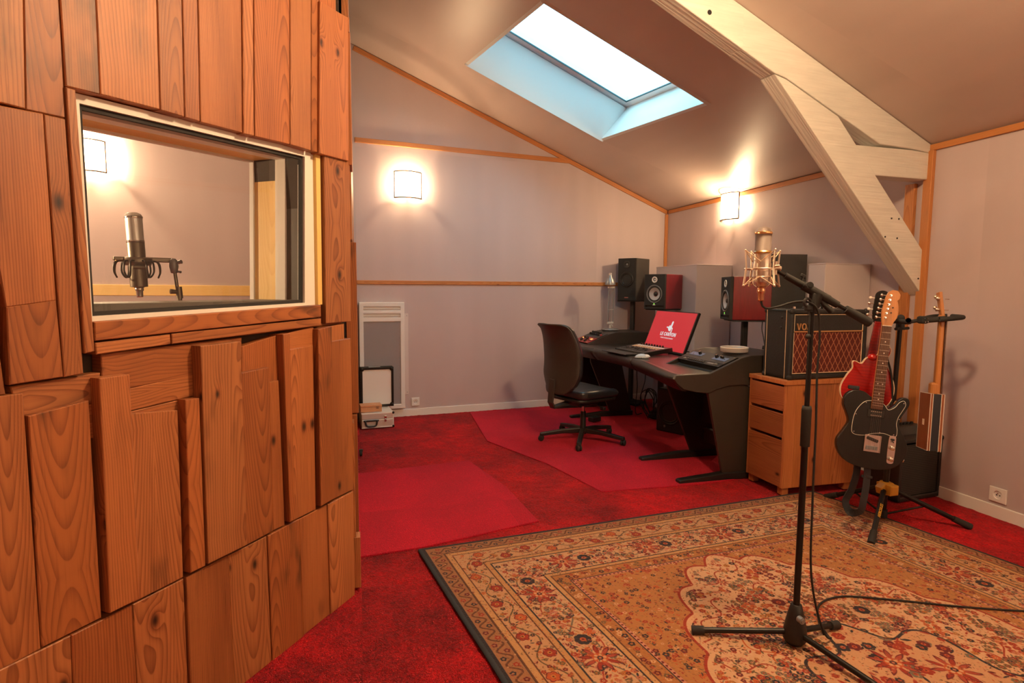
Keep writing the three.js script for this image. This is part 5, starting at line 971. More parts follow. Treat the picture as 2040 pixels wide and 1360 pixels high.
function blackSpeaker(label, x, y, z, turn) {
  const t = thing('bookshelf_speaker', label, 'loudspeaker', [x, y, z], turn, 'tall black loudspeakers');
  const w = 0.24, h = 0.502, d = 0.32;
  mesh('cabinet', box(w, h, d, 0, h / 2, -0.012, 0.004), std({ color: lin(0.05, 0.046, 0.042), roughness: 0.5, bumpMap: M.tolex.bumpMap, bumpScale: 0.0003 }), t);
  mesh('baffle', box(w, h, 0.02, 0, h / 2, d / 2 - 0.006, 0.004), M.blackMatte, t);
  driver(t, 0, 0.25, d / 2 + 0.006, 0.088, M.black, M.coneDark);
  const tw = new THREE.Group(); tw.name = 'tweeter'; t.add(tw);
  const P = (prof) => mv(lathe(prof, 28).rotateX(Math.PI / 2), 0, h - 0.075, d / 2 + 0.005);
  mesh('plate', P([[0.045, 0], [0.045, 0.003], [0.02, 0.003], [0.014, -0.003]]), M.black, tw); mesh('dome', P([[0.014, 0.0], [0.010, 0.008], [0.0001, 0.011]]), M.greyRing, tw);
  mesh('badge', box(0.05, 0.012, 0.002, 0, 0.035, d / 2 + 0.005, 0), std({ color: lin(0.35, 0.12, 0.09), roughness: 0.5 }), t);
  return t;
}
{
  const aim = (x, z, tx, tz) => Math.atan2(tx - x, tz - z);
  let a = -0.96;
  stand('tall black speaker stand behind the desk lamp, nearest the back wall', 3.25, -6.50, a, 1.27, [0.26, 0.3], 'plate');
  blackSpeaker('black loudspeaker on a tall stand, upper left of the red monitor loudspeaker', 3.25, 1.283, -6.50, a);
  a = -1.08;
  stand('black speaker stand carrying the left red monitor loudspeaker, with domed foot under the desk', 3.2, -5.68, a, 1.195, [0.26, 0.28], 'dome');
  redMonitor('left red sided studio monitor above the computer screen, front turned to the camera', 3.2, 1.208, -5.68, a);
  a = -1.88;
  stand('black speaker stand carrying the right red monitor loudspeaker, behind the amplifier', 3.255, -4.37, a, 1.145, [0.26, 0.28], 'dome');
  redMonitor('right red sided studio monitor beside the microphone, seen from its side', 3.255, 1.158, -4.37, a);
  a = -1.83;
  stand('tall black speaker stand behind the amplifier, against the right wall', 3.64, -4.42, a, 1.21, [0.26, 0.3], 'plate');
  blackSpeaker('black loudspeaker behind the microphone, seen from its broad side', 3.64, 1.223, -4.42, a);
  const t = thing('floor_monitor', 'black loudspeaker standing on the red carpet under the desk', 'loudspeaker', [3.06, 0.012, -5.10], Math.atan2(-1, 0.55));
  mesh('cabinet', box(0.30, 0.43, 0.27, 0, 0.215, 0, 0.015), M.black, t);
  driver(t, 0, 0.20, 0.136, 0.12, M.black, M.blackMatte);
  mesh('badge', disc(0.012, 0.003, -0.05, 0.06, 0.137, 12), M.greyRing, t);
}
{ // grey absorbers
  const t = thing('acoustic_panel', 'tall grey felt covered acoustic panel standing in the far corner behind the speakers', 'acoustic panel', [3.63, 0.012, -5.825]);
  mesh('body', box(0.425, 1.66, 0.85, 0, 0.83, 0, 0.008), M.felt, t); mesh('top_edge', box(0.427, 0.012, 0.852, 0, 1.662, 0, 0.004), M.wall, t);
  const u = thing('acoustic_panel', 'grey felt covered acoustic panel on the right wall above the amplifier, behind the boom arm', 'acoustic panel', [3.63, 0.012, -3.755]);
  mesh('body', box(0.425, 1.60, 0.175, 0.0, 0.80, 0, 0.008), M.felt, u); mesh('top_edge', box(0.427, 0.01, 0.177, 0, 1.602, 0, 0.004), M.wall, u);
}
{ // cables under the desk
  const C = (label, pts, r = 0.005, n = 60) => { const o = mesh('cable', tube(pts, r, n, 6), M.rubber); tag(o, label, 'cable', 'black cables under the desk'); return o; };
  C('black cable hanging in two arcs below the desk left of the coil', [[2.95, 0.72, -5.75], [2.93, 0.5, -5.72], [2.98, 0.35, -5.8], [3.0, 0.03, -5.85], [3.1, 0.02, -5.9]]);
  C('black cable crossing below the desk beside the dark stand pole', [[2.95, 0.72, -5.6], [3.0, 0.45, -5.66], [2.98, 0.2, -5.72], [3.02, 0.02, -5.6]]);
  C('thin black cable drooping under the desk towards the floor speaker', [[2.96, 0.72, -5.45], [3.0, 0.5, -5.4], [3.05, 0.46, -5.3], [3.06, 0.55, -5.15], [3.0, 0.72, -5.1]], 0.004);
  const coil = []; for (let i = 0; i <= 90; i++) { const a = i / 90 * 6.283 * 4; coil.push(V(3.0 + 0.03 * Math.sin(a * 0.31), 0.22 + 0.13 * Math.sin(a) + 0.012 * Math.sin(a * 0.9), -5.55 + 0.13 * Math.cos(a) + 0.02 * Math.sin(i))); } coil.push(V(3.05, 0.03, -5.4), V(3.0, 0.02, -5.2));
  C('coil of black cable hanging low under the middle of the desk', coil, 0.006, 220);
  const bx = thing('cable_box', 'small black box with lead on the carpet behind the swivel chair', 'box', [2.42, 0.012, -5.66], 0.4);
  mesh('body', box(0.12, 0.05, 0.08, 0, 0.03, 0, 0.008), M.black, bx); mesh('plug', cyl(0.012, 0.012, 0.04, 0.07, 0.03, 0), M.rubber, bx);
  const q = thing('cable_plug', 'small dark plug standing on the right desk wing behind the glass dish', 'plug', [3.16, 0.94, -3.98]);
  mesh('plug', lathe([[0.0001, 0.03], [0.016, 0.028], [0.02, 0.0], [0.0001, 0.0]], 16), M.rubber, q);
  const o = mesh('cable', tube([[3.16, 0.965, -3.98], [3.22, 1.04, -4.08], [3.30, 1.09, -4.20], [3.40, 1.2, -4.32]], 0.004, 30, 6), M.rubber); tag(o, 'black signal cable rising beside the right speaker stand pole', 'cable');
}

// ---------------------------------------------------------------- guitar stand with three instruments
{
  const px = 3.10, pz = -2.765;
  const t = thing('guitar_stand', 'black tripod guitar stand with yellow hub and two yokes holding three instruments', 'stand', [px, 0.008, pz]);
  const w = (g) => g.translate(-px, -0.008, -pz), P = (x, y, z) => V(x - px, y - 0.008, z - pz);
  mesh('pole', [rod(P(3.10, 0.05, -2.765), P(3.135, 0.7, -2.775), 0.017), rod(P(3.135, 0.7, -2.775), P(3.165, 1.20, -2.79), 0.0135), cyl(0.02, 0.02, 0.05, 0.036, 0.69, -0.01, 16)], M.blackMetal, t);
  mesh('hub', [ext([[-0.05, -0.02], [0.05, -0.02], [0.062, 0.02], [0.03, 0.045], [-0.03, 0.045], [-0.062, 0.02]], 0.05, 0.006).translate(0.004, 0.195, -0.02), ext([[-0.03, -0.02], [0.03, -0.02], [0.03, 0.04], [-0.03, 0.04]], 0.11, 0.006).translate(0.004, 0.195, -0.04), cyl(0.03, 0.03, 0.075, 0.003, 0.205, 0, 18)], M.yellow, t);
  mesh('hub_bolt', [disc(0.006, 0.004, -0.045, 0.2, 0.032, 10), disc(0.006, 0.004, 0.05, 0.2, 0.032, 10)], M.black, t);
  const feet = [[2.735, 0.02, -2.50], [3.50, 0.02, -2.545], [3.06, 0.02, -3.16]];
  for (const f of feet) {
    const leg = new THREE.Group(); leg.name = 'leg'; t.add(leg);
    const a = P(px + (f[0] - px) * 0.1, 0.205, pz + (f[2] - pz) * 0.1), b = P(...f), m = a.clone().lerp(b, 0.34);
    mesh('tube', [rod(a, b, 0.0145, 0.0145, 14)], M.blackMetal, leg);
    const d = b.clone().sub(a).normalize();
    mesh('rubber_foot', [rod(b.clone().addScaledVector(d, -0.09), b.clone().addScaledVector(d, 0.012), 0.018, 0.0205, 14)], M.rubber, leg);
    mesh('brace', rod(P(px, 0.045, pz), a.clone().lerp(b, 0.45), 0.006), M.blackMetal, leg);
    if (f[0] < 3) { // lettering along the front leg
      const g = text('HERCULES', 0.017, 0.0012), up = V(0, 1, 0), n = V(-0.25, 0.45, 0.86), x = d.clone().negate(), y = n.clone().cross(x).normalize(), z = x.clone().cross(y).normalize();
      mesh('lettering', g.applyMatrix4(basis(a.clone().lerp(b, 0.42).addScaledVector(z, 0.0146), x, y, z)), M.yellow, leg);
    }
  }
  mesh('lower_collar', cyl(0.024, 0.024, 0.05, 0.0, 0.045, 0, 16), M.rubber, t);
  mesh('height_handle', rod(P(3.10, 1.185, -2.76), P(3.25, 1.185, -2.81), 0.009), M.rubber, t);
  mesh('yoke_head', [cyl(0.022, 0.024, 0.05, 0.066, 1.205, -0.025, 16), new THREE.SphereGeometry(0.022, 12, 8).translate(0.066, 1.24, -0.025)], M.rubber, t);
  // yoke towards the camera side, holding the black guitar and the red one behind
  const A = P(3.165, 1.215, -2.79);
  const yoke = (c, dir, name) => { // fork opening along dir
    const s = V(-dir.z, 0, dir.x), g = [];
    g.push(rod(A, c.clone().addScaledVector(dir, -0.07), 0.011));
    const y0 = mesh(name, [...g, tube([c.clone().addScaledVector(s, 0.055).addScaledVector(dir, 0.06).add(V(0, 0.012, 0)), c.clone().addScaledVector(s, 0.06).addScaledVector(dir, 0.0), c.clone().addScaledVector(s, 0.035).addScaledVector(dir, -0.05), c.clone().addScaledVector(dir, -0.07), c.clone().addScaledVector(s, -0.035).addScaledVector(dir, -0.05), c.clone().addScaledVector(s, -0.06), c.clone().addScaledVector(s, -0.055).addScaledVector(dir, 0.06).add(V(0, 0.012, 0))], 0.014, 50, 10)], M.rubber, t);
    return y0;
  };
  yoke(P(2.99, 1.235, -2.66), V(-0.75, 0, 0.66).normalize(), 'yoke');
  const c2 = P(3.335, 1.255, -2.70);
  mesh('yoke', [rod(A, P(3.25, 1.235, -2.75), 0.011), box(0.05, 0.045, 0.05, 0.165, 1.232, 0.035, 0.012), rod(P(3.26, 1.235, -2.735), P(3.35, 1.25, -2.66), 0.017), tube([P(3.30, 1.245, -2.655), P(3.36, 1.255, -2.61), P(3.43, 1.26, -2.62), P(3.45, 1.262, -2.70)], 0.014, 24, 10), tube([P(3.28, 1.24, -2.72), P(3.33, 1.25, -2.76), P(3.41, 1.258, -2.77), P(3.45, 1.262, -2.73)], 0.014, 24, 10)], M.rubber, t);
  mesh('yoke_bolt', [[0, 0], [0.02, 0.003], [0.002, -0.02], [0.022, -0.018]].map(([x, y]) => disc(0.004, 0.003, 0.152 + x, 1.24 + y, 0.061, 8)), M.chrome, t);
}
function frameOf(butt, head, normal) { // y along the neck, z out of the face
  const y = head.clone().sub(butt).normalize(), x = y.clone().cross(normal).normalize(), z = x.clone().cross(y).normalize();
  return basis(butt, x, y, z);
}
{ // black electric guitar: origin at the butt of the body
  const t = thing('electric_guitar', 'black single cutaway electric guitar with maple headstock hanging in front on the stand', 'guitar');
  const m = frameOf(V(2.79, 0.405, -2.595), V(2.922, 1.42, -2.65), V(-0.50, 0.06, 0.86));
  m.decompose(t.position, t.quaternion, t.scale);
  const H = 0.045, body = smooth([[0, 0], [0.06, 0.004], [0.125, 0.028], [0.168, 0.08], [0.178, 0.14], [0.158, 0.20], [0.128, 0.25], [0.126, 0.30], [0.148, 0.35], [0.162, 0.39], [0.155, 0.418], [0.13, 0.424], [0.105, 0.405], [0.085, 0.37], [0.058, 0.352], [0.034, 0.365], [0.028, 0.395], [0.0, 0.40], [-0.028, 0.405], [-0.07, 0.432], [-0.12, 0.435], [-0.158, 0.405], [-0.168, 0.35], [-0.145, 0.295], [-0.132, 0.25], [-0.152, 0.20], [-0.18, 0.14], [-0.17, 0.08], [-0.125, 0.028], [-0.06, 0.004]], 140);
  mesh('body', ext(body, H, 0.004, 2).translate(0, 0, -H), M.ebonized, t);
  mesh('body_edge', new THREE.TubeGeometry(new THREE.CatmullRomCurve3(body.filter((p) => p[0] > 0.09 && p[1] > 0.03 && p[1] < 0.40).map(([x, y]) => V(x - 0.0015, y, -0.02))), 60, 0.0035, 6), std({ color: lin(0.28, 0.12, 0.03), roughness: 0.4 }), t);
  const pg = smooth([[0.035, 0.372], [0.06, 0.345], [0.09, 0.362], [0.112, 0.395], [0.132, 0.405], [0.142, 0.385], [0.13, 0.35], [0.113, 0.31], [0.108, 0.27], [0.115, 0.235], [0.11, 0.2], [0.05, 0.21], [-0.01, 0.2], [-0.05, 0.185], [-0.105, 0.19], [-0.112, 0.24], [-0.10, 0.32], [-0.062, 0.375], [-0.03, 0.385], [0.0, 0.38]], 100);
  mesh('pickguard', ext(pg, 0.0025, 0.001), M.blackGloss, t);
  mesh('pickguard_edge', new THREE.TubeGeometry(new THREE.CatmullRomCurve3(pg.map(([x, y]) => V(x, y, 0.0012)), true), 140, 0.0016, 5), M.pearl, t);
  const W0 = 0.0235, W1 = 0.0285, N0 = 0.36, N1 = 0.815, zt = 0.014;
  mesh('neck', ext([[-W1, N0 - 0.02], [W1, N0 - 0.02], [W0, N1], [-W0, N1]], 0.022, 0.008, 3).translate(0, 0, zt - 0.026), M.maple, t);
  const fb = mesh('fretboard', ext([[-W1, N0 - 0.02], [W1, N0 - 0.02], [W0, N1], [-W0, N1]], 0.007, 0.0015).translate(0, 0, zt - 0.006), M.rosewood, t);
  const scale = 0.68, fy = (n) => N1 - scale * (1 - Math.pow(2, -n / 12)), wAt = (y) => mix(W1, W0, (y - N0) / (N1 - N0));
  const fr = []; for (let n = 1; n <= 20; n++) { const y = fy(n); if (y > N0 - 0.01) fr.push(box(wAt(y) * 2, 0.0014, 0.0012, 0, y, zt + 0.0012, 0)); }
  mesh('fret', fr, M.nickel, fb);
  const dots = []; for (const n of [3, 5, 7, 9, 15, 17]) dots.push(disc(0.0035, 0.001, 0, (fy(n) + fy(n - 1)) / 2, zt + 0.0012, 10)); for (const s of [-1, 1]) dots.push(disc(0.0035, 0.001, s * 0.012, (fy(12) + fy(11)) / 2, zt + 0.0012, 10));
  mesh('inlay_dot', dots, M.pearl, fb);
  const hs = [[-W0, N1], [W0, N1], [0.03, N1 + 0.02], [0.046, N1 + 0.05], [0.05, N1 + 0.09], [0.045, N1 + 0.125], [0.038, N1 + 0.145], [0.048, N1 + 0.155], [0.05, N1 + 0.18], [0.035, N1 + 0.202], [0.008, N1 + 0.205], [-0.012, N1 + 0.19], [-0.022, N1 + 0.16], [-0.034, N1 + 0.08], [-0.03, N1 + 0.03]];
  const hm = mesh('headstock', ext(hs, 0.015, 0.002).translate(0, 0, -0.004), M.maple, t);
  mesh('nut', box(W0 * 2, 0.004, 0.006, 0, N1, zt, 0.001), M.pearl, t);
  for (let i = 0; i < 6; i++) { const y = N1 + 0.045 + i * 0.0255, x = -0.014 + i * 0.003; mesh('tuning_peg', [cyl(0.004, 0.005, 0.014, 0, 0, 0, 10).rotateX(Math.PI / 2).translate(x, y, 0.016), disc(0.007, 0.002, x, y, 0.012, 12), rod(V(x - 0.015, y, 0.002), V(x - 0.036, y, 0.002), 0.003), new THREE.SphereGeometry(0.009, 12, 8).scale(0.8, 1, 0.6).translate(x - 0.042, y, 0.002)], M.chrome, hm); }
  mesh('string_tree', [disc(0.004, 0.004, 0.012, N1 + 0.075, 0.013, 8), disc(0.004, 0.004, 0.018, N1 + 0.105, 0.013, 8)], M.black, hm);
  for (let i = 0; i < 6; i++) { const x = -0.019 + i * 0.0076; mesh('string', [rod(V(x * 1.25, 0.115, 0.016), V(x * 0.95, N1, zt + 0.005), 0.0004, 0.0004, 5), rod(V(x * 0.95, N1, zt + 0.005), V(-0.014 + i * 0.003, N1 + 0.045 + i * 0.0255, 0.017), 0.0005, 0.0005, 5)], M.stringWire, t); }
  mesh('neck_pickup', [box(0.085, 0.044, 0.006, 0, 0.315, 0.004, 0.004)], M.black, t);
  mesh('pole_piece', [-1, 1].flatMap((r) => [0, 1, 2, 3, 4, 5].map((i) => disc(0.0028, 0.002, -0.024 + i * 0.0096, 0.315 + r * 0.011, 0.008, 8))), M.nickel, t);
  mesh('guard_screw', [[0.132, 0.392], [0.118, 0.30], [0.10, 0.21], [0.03, 0.212], [-0.1, 0.2], [-0.1, 0.3], [-0.055, 0.372]].map(([x, y]) => disc(0.003, 0.002, x, y, 0.003, 8)), M.chrome, t);
  mesh('bridge_plate', [box(0.082, 0.096, 0.004, -0.002, 0.145, 0.003, 0.001), box(0.003, 0.096, 0.012, -0.042, 0.145, 0.006, 0.001), box(0.003, 0.096, 0.012, 0.039, 0.145, 0.006, 0.001)], M.chrome, t);
  mesh('bridge_pickup', mv(box(0.06, 0.018, 0.012, 0, 0, 0, 0.005), -0.002, 0.168, 0.008, 0, 0, -0.3), M.black, t);
  mesh('saddle', Array.from({ length: 6 }, (_, i) => box(0.009, 0.022, 0.008, -0.026 + i * 0.0096, 0.12, 0.009, 0.002)), M.silver, t);
  mesh('control_plate', ext(smooth([[0.083, 0.05], [0.098, 0.045], [0.113, 0.05], [0.116, 0.065], [0.116, 0.19], [0.113, 0.2], [0.098, 0.205], [0.083, 0.2], [0.08, 0.19], [0.08, 0.065]], 50), 0.003, 0.001), M.chrome, t);
  for (const y of [0.072, 0.135]) mesh('control_knob', [disc(0.0125, 0.018, 0.098, y, 0.012, 18), new THREE.SphereGeometry(0.0125, 14, 8).scale(1, 1, 0.4).translate(0.098, y, 0.021)], M.chrome, t);
  mesh('selector_switch', [box(0.018, 0.012, 0.01, 0.098, 0.182, 0.007, 0.004), rod(V(0.098, 0.172, 0.004), V(0.098, 0.168, 0.02), 0.003)], M.black, t);
  mesh('jack_plate', disc(0.013, 0.006, 0, 0, 0, 16).rotateY(Math.PI / 2).translate(0.168, 0.075, -0.022), M.chrome, t);
  // strap hanging in a loop below the body
  const strap = (pts, w) => { const c = new THREE.CatmullRomCurve3(pts.map((p) => V(...p))), n = 50, pos = [], idx = []; for (let i = 0; i <= n; i++) { const p = c.getPoint(i / n), tg = c.getTangent(i / n), nn = V(0, 0, 1).applyAxisAngle(V(0, 1, 0), 0.5), s = tg.clone().cross(nn).normalize(), f = s.clone().cross(tg).normalize(); for (const [a, b] of [[-w, -0.0015], [w, -0.0015], [w, 0.0015], [-w, 0.0015]]) { const q = p.clone().addScaledVector(s, a).addScaledVector(f, b); pos.push(q.x, q.y, q.z); } } for (let i = 0; i < n; i++) for (let j = 0; j < 4; j++) { const a = i * 4 + j, b = i * 4 + (j + 1) % 4; idx.push(a, b, a + 4, b, b + 4, a + 4); } const g = new THREE.BufferGeometry(); g.setAttribute('position', new THREE.Float32BufferAttribute(pos, 3)); g.setIndex(idx); const h = g.toNonIndexed(); h.computeVertexNormals(); return boxUV(h); };
  mesh('strap', [strap([[-0.045, 0.03, -0.048], [-0.045, -0.04, -0.05], [-0.06, -0.14, -0.05], [-0.085, -0.215, -0.045], [-0.062, -0.262, -0.02], [-0.02, -0.245, 0.0], [-0.006, -0.17, -0.005], [0.004, -0.05, -0.03], [0.004, 0.03, -0.05]], 0.024), box(0.055, 0.014, 0.008, 0.003, -0.05, -0.028, 0.002)], M.leather, t);
  mesh('strap_end', box(0.06, 0.022, 0.012, -0.118, 0.447, -0.03, 0.005), M.leather, t);
}
{ // red mandolin seen from its back
  const t = thing('mandolin', 'red flamed mandolin with cream binding seen from its back, hanging behind the black guitar', 'mandolin');
  const m = frameOf(V(2.935, 0.69, -2.79), V(3.035, 1.42, -2.80), V(-0.62, 0.05, 0.79));
  m.decompose(t.position, t.quaternion, t.scale);
  const out = smooth([[0, 0], [0.06, 0.012], [0.112, 0.055], [0.135, 0.12], [0.13, 0.18], [0.108, 0.235], [0.082, 0.285], [0.074, 0.32], [0.083, 0.35], [0.087, 0.385], [0.066, 0.408], [0.038, 0.402], [0.025, 0.375], [0.02, 0.345], [-0.012, 0.335], [-0.035, 0.31], [-0.052, 0.282], [-0.092, 0.292], [-0.098, 0.283], [-0.094, 0.25], [-0.118, 0.2], [-0.14, 0.13], [-0.13, 0.07], [-0.1, 0.035], [-0.05, 0.008]], 140);
  const g = new THREE.ExtrudeGeometry(poly(out), { depth: 0.04, bevelEnabled: true, bevelSize: 0.006, bevelThickness: 0.004, bevelOffset: -0.006, bevelSegments: 2 }).translate(0, 0, -0.045);
  const nb = boxUV(g); const pp = nb.attributes.position; for (let i = 0; i < pp.count; i++) if (pp.getZ(i) > -0.003) { const x = pp.getX(i), y = pp.getY(i) - 0.15; pp.setZ(i, pp.getZ(i) + 0.0); }
  mesh('body', nb, M.flame, t);
  const dome = []; const ring = [0.97, 0.8, 0.6, 0.35, 0.0001];
  { const pos = [], uv = [], idx = [], n = out.length, cx = 0, cy = 0.16; ring.forEach((k) => { for (const [x, y] of out) { const X = cx + (x - cx) * k, Y = cy + (y - cy) * k; pos.push(X, Y, 0.018 * (1 - k * k) - 0.002); uv.push(X, Y); } }); for (let r = 0; r < ring.length - 1; r++) for (let i = 0; i < n; i++) { const a = r * n + i, b = r * n + (i + 1) % n; idx.push(a, b, a + n, b, b + n, a + n); } const h = new THREE.BufferGeometry(); h.setAttribute('position', new THREE.Float32BufferAttribute(pos, 3)); h.setAttribute('uv', new THREE.Float32BufferAttribute(uv, 2)); h.setIndex(idx); h.computeVertexNormals(); const nn = h.attributes.normal; if (nn.getZ(n * 2) < 0) { for (let i = 0; i < idx.length; i += 3) { const q = idx[i + 1]; idx[i + 1] = idx[i + 2]; idx[i + 2] = q; } h.setIndex(idx); h.computeVertexNormals(); } mesh('carved_back', h, M.flame, t); }
  mesh('binding', [new THREE.TubeGeometry(new THREE.CatmullRomCurve3(out.map(([x, y]) => V(x, y, -0.004)), true), 200, 0.0024, 6), new THREE.TubeGeometry(new THREE.CatmullRomCurve3(out.map(([x, y]) => V(x, y, -0.043)), true), 200, 0.0024, 6)], M.cream, t);
  mesh('neck', [ext([[-0.03, 0.3], [0.03, 0.3], [0.018, 0.545], [-0.018, 0.545]], 0.03, 0.012, 4).translate(0.0, 0, -0.032), mv(new THREE.SphereGeometry(0.03, 18, 12), 0, 0.325, -0.018)], M.flame, t);
  const hd = mesh('headstock', ext(smooth([[-0.02, 0.535], [0.02, 0.535], [0.034, 0.575], [0.036, 0.665], [0.03, 0.72], [0.0, 0.731], [-0.03, 0.715], [-0.036, 0.665], [-0.034, 0.575]], 40), 0.014, 0.002).translate(0, 0, -0.028), M.blackGloss, t);
  for (let i = 0; i < 4; i++) for (const s of [-1, 1]) mesh('tuning_peg', [rod(V(s * 0.028, 0.58 + i * 0.034, -0.018), V(s * 0.052, 0.58 + i * 0.034, -0.018), 0.003, 0.003, 8), new THREE.SphereGeometry(0.009, 12, 8).scale(1, 1, 0.6).translate(s * 0.058, 0.58 + i * 0.034, -0.018)], i % 2 ? M.pearl : M.chrome, hd);
  mesh('strap_button', disc(0.006, 0.012, 0.03, 0.33, 0.004, 12), M.chrome, t);
  mesh('strap', tube([[0.07, 0.34, 0.002], [0.10, 0.26, 0.008], [0.125, 0.15, 0.006], [0.135, 0.05, -0.02], [0.12, -0.03, -0.03]], 0.006, 30, 6), M.rubber, t);
}
{ // cigar box guitar
  const t = thing('cigar_box_guitar', 'small box bodied guitar with maple neck hanging on the right yoke near the wall', 'guitar');
  const m = frameOf(V(3.30, 0.475, -2.63), V(3.375, 1.395, -2.69), V(0.85, 0.02, 0.53));
  m.decompose(t.position, t.quaternion, t.scale); // z is the front, facing the wall; the back shows
  const w = 0.165, h = 0.33, d = 0.062;
  mesh('box_side', box(w, h, d, 0, h / 2, -d / 2, 0.002), M.navy, t);
  mesh('back_board', box(w + 0.003, h + 0.003, 0.012, 0, h / 2, -d + 0.002, 0.001), M.cigarWood, t);
  mesh('top_board', box(w + 0.003, h + 0.003, 0.012, 0, h / 2, -0.004, 0.001), M.cigarWood, t);
  const eb = []; for (const z of [-d - 0.003, -d + 0.009, -0.011, 0.003]) { const a = w / 2 + 0.002, q = [[-a, -0.001], [a, -0.001], [a, h + 0.001], [-a, h + 0.001]]; q.forEach((p, i) => { const n = q[(i + 1) % 4]; eb.push(rod(V(p[0], p[1], z), V(n[0], n[1], z), 0.0017, 0.0017, 6)); }); }
  mesh('white_edging', eb, M.pearl, t);
  mesh('back_label', box(0.03, 0.035, 0.001, -0.0, h * 0.48, -d - 0.0046, 0), M.cream, t);
  mesh('neck', [ext([[-0.024, 0.30], [0.024, 0.30], [0.02, 0.80], [-0.02, 0.80]], 0.03, 0.011, 4).translate(0, 0, -0.026), box(0.05, 0.075, 0.055, 0, h + 0.03, -0.022, 0.014)], M.maple, t);
  const fb = mesh('fretboard', ext([[-0.024, 0.2], [0.024, 0.2], [0.02, 0.785], [-0.02, 0.785]], 0.008, 0.001).translate(0, 0, 0.004), M.rosewood, t);
  mesh('fret', Array.from({ length: 14 }, (_, i) => box(0.044, 0.002, 0.0015, 0, 0.76 - i * 0.04, 0.0125, 0)), M.nickel, fb);
  const hd = mesh('headstock', mv(ext([[-0.021, 0], [0.021, 0], [0.024, 0.15], [-0.024, 0.15]], 0.018, 0.004, 2), 0, 0.785, -0.018, -0.16, 0, 0), M.maple, t);
  for (const y of [0.83, 0.895]) { mesh('tuning_peg', [rod(V(0, y, -0.012), V(0, y, -0.035), 0.006), box(0.014, 0.02, 0.012, 0, y, -0.04, 0.004), new THREE.SphereGeometry(0.011, 12, 8).scale(0.6, 1, 1).translate(-0.02, y, -0.042), new THREE.SphereGeometry(0.011, 12, 8).scale(0.6, 1, 1).translate(0.018, y + 0.012, -0.042)], M.nickel, hd); mesh('peg_post', rod(V(0.004, y, 0), V(0.004, y, 0.022), 0.003), M.chrome, hd); }
  for (const x of [-0.01, 0, 0.01]) mesh('string', rod(V(x, 0.06, 0.014), V(x, 0.79, 0.016), 0.0008, 0.0008, 5), M.nickel, t);
}
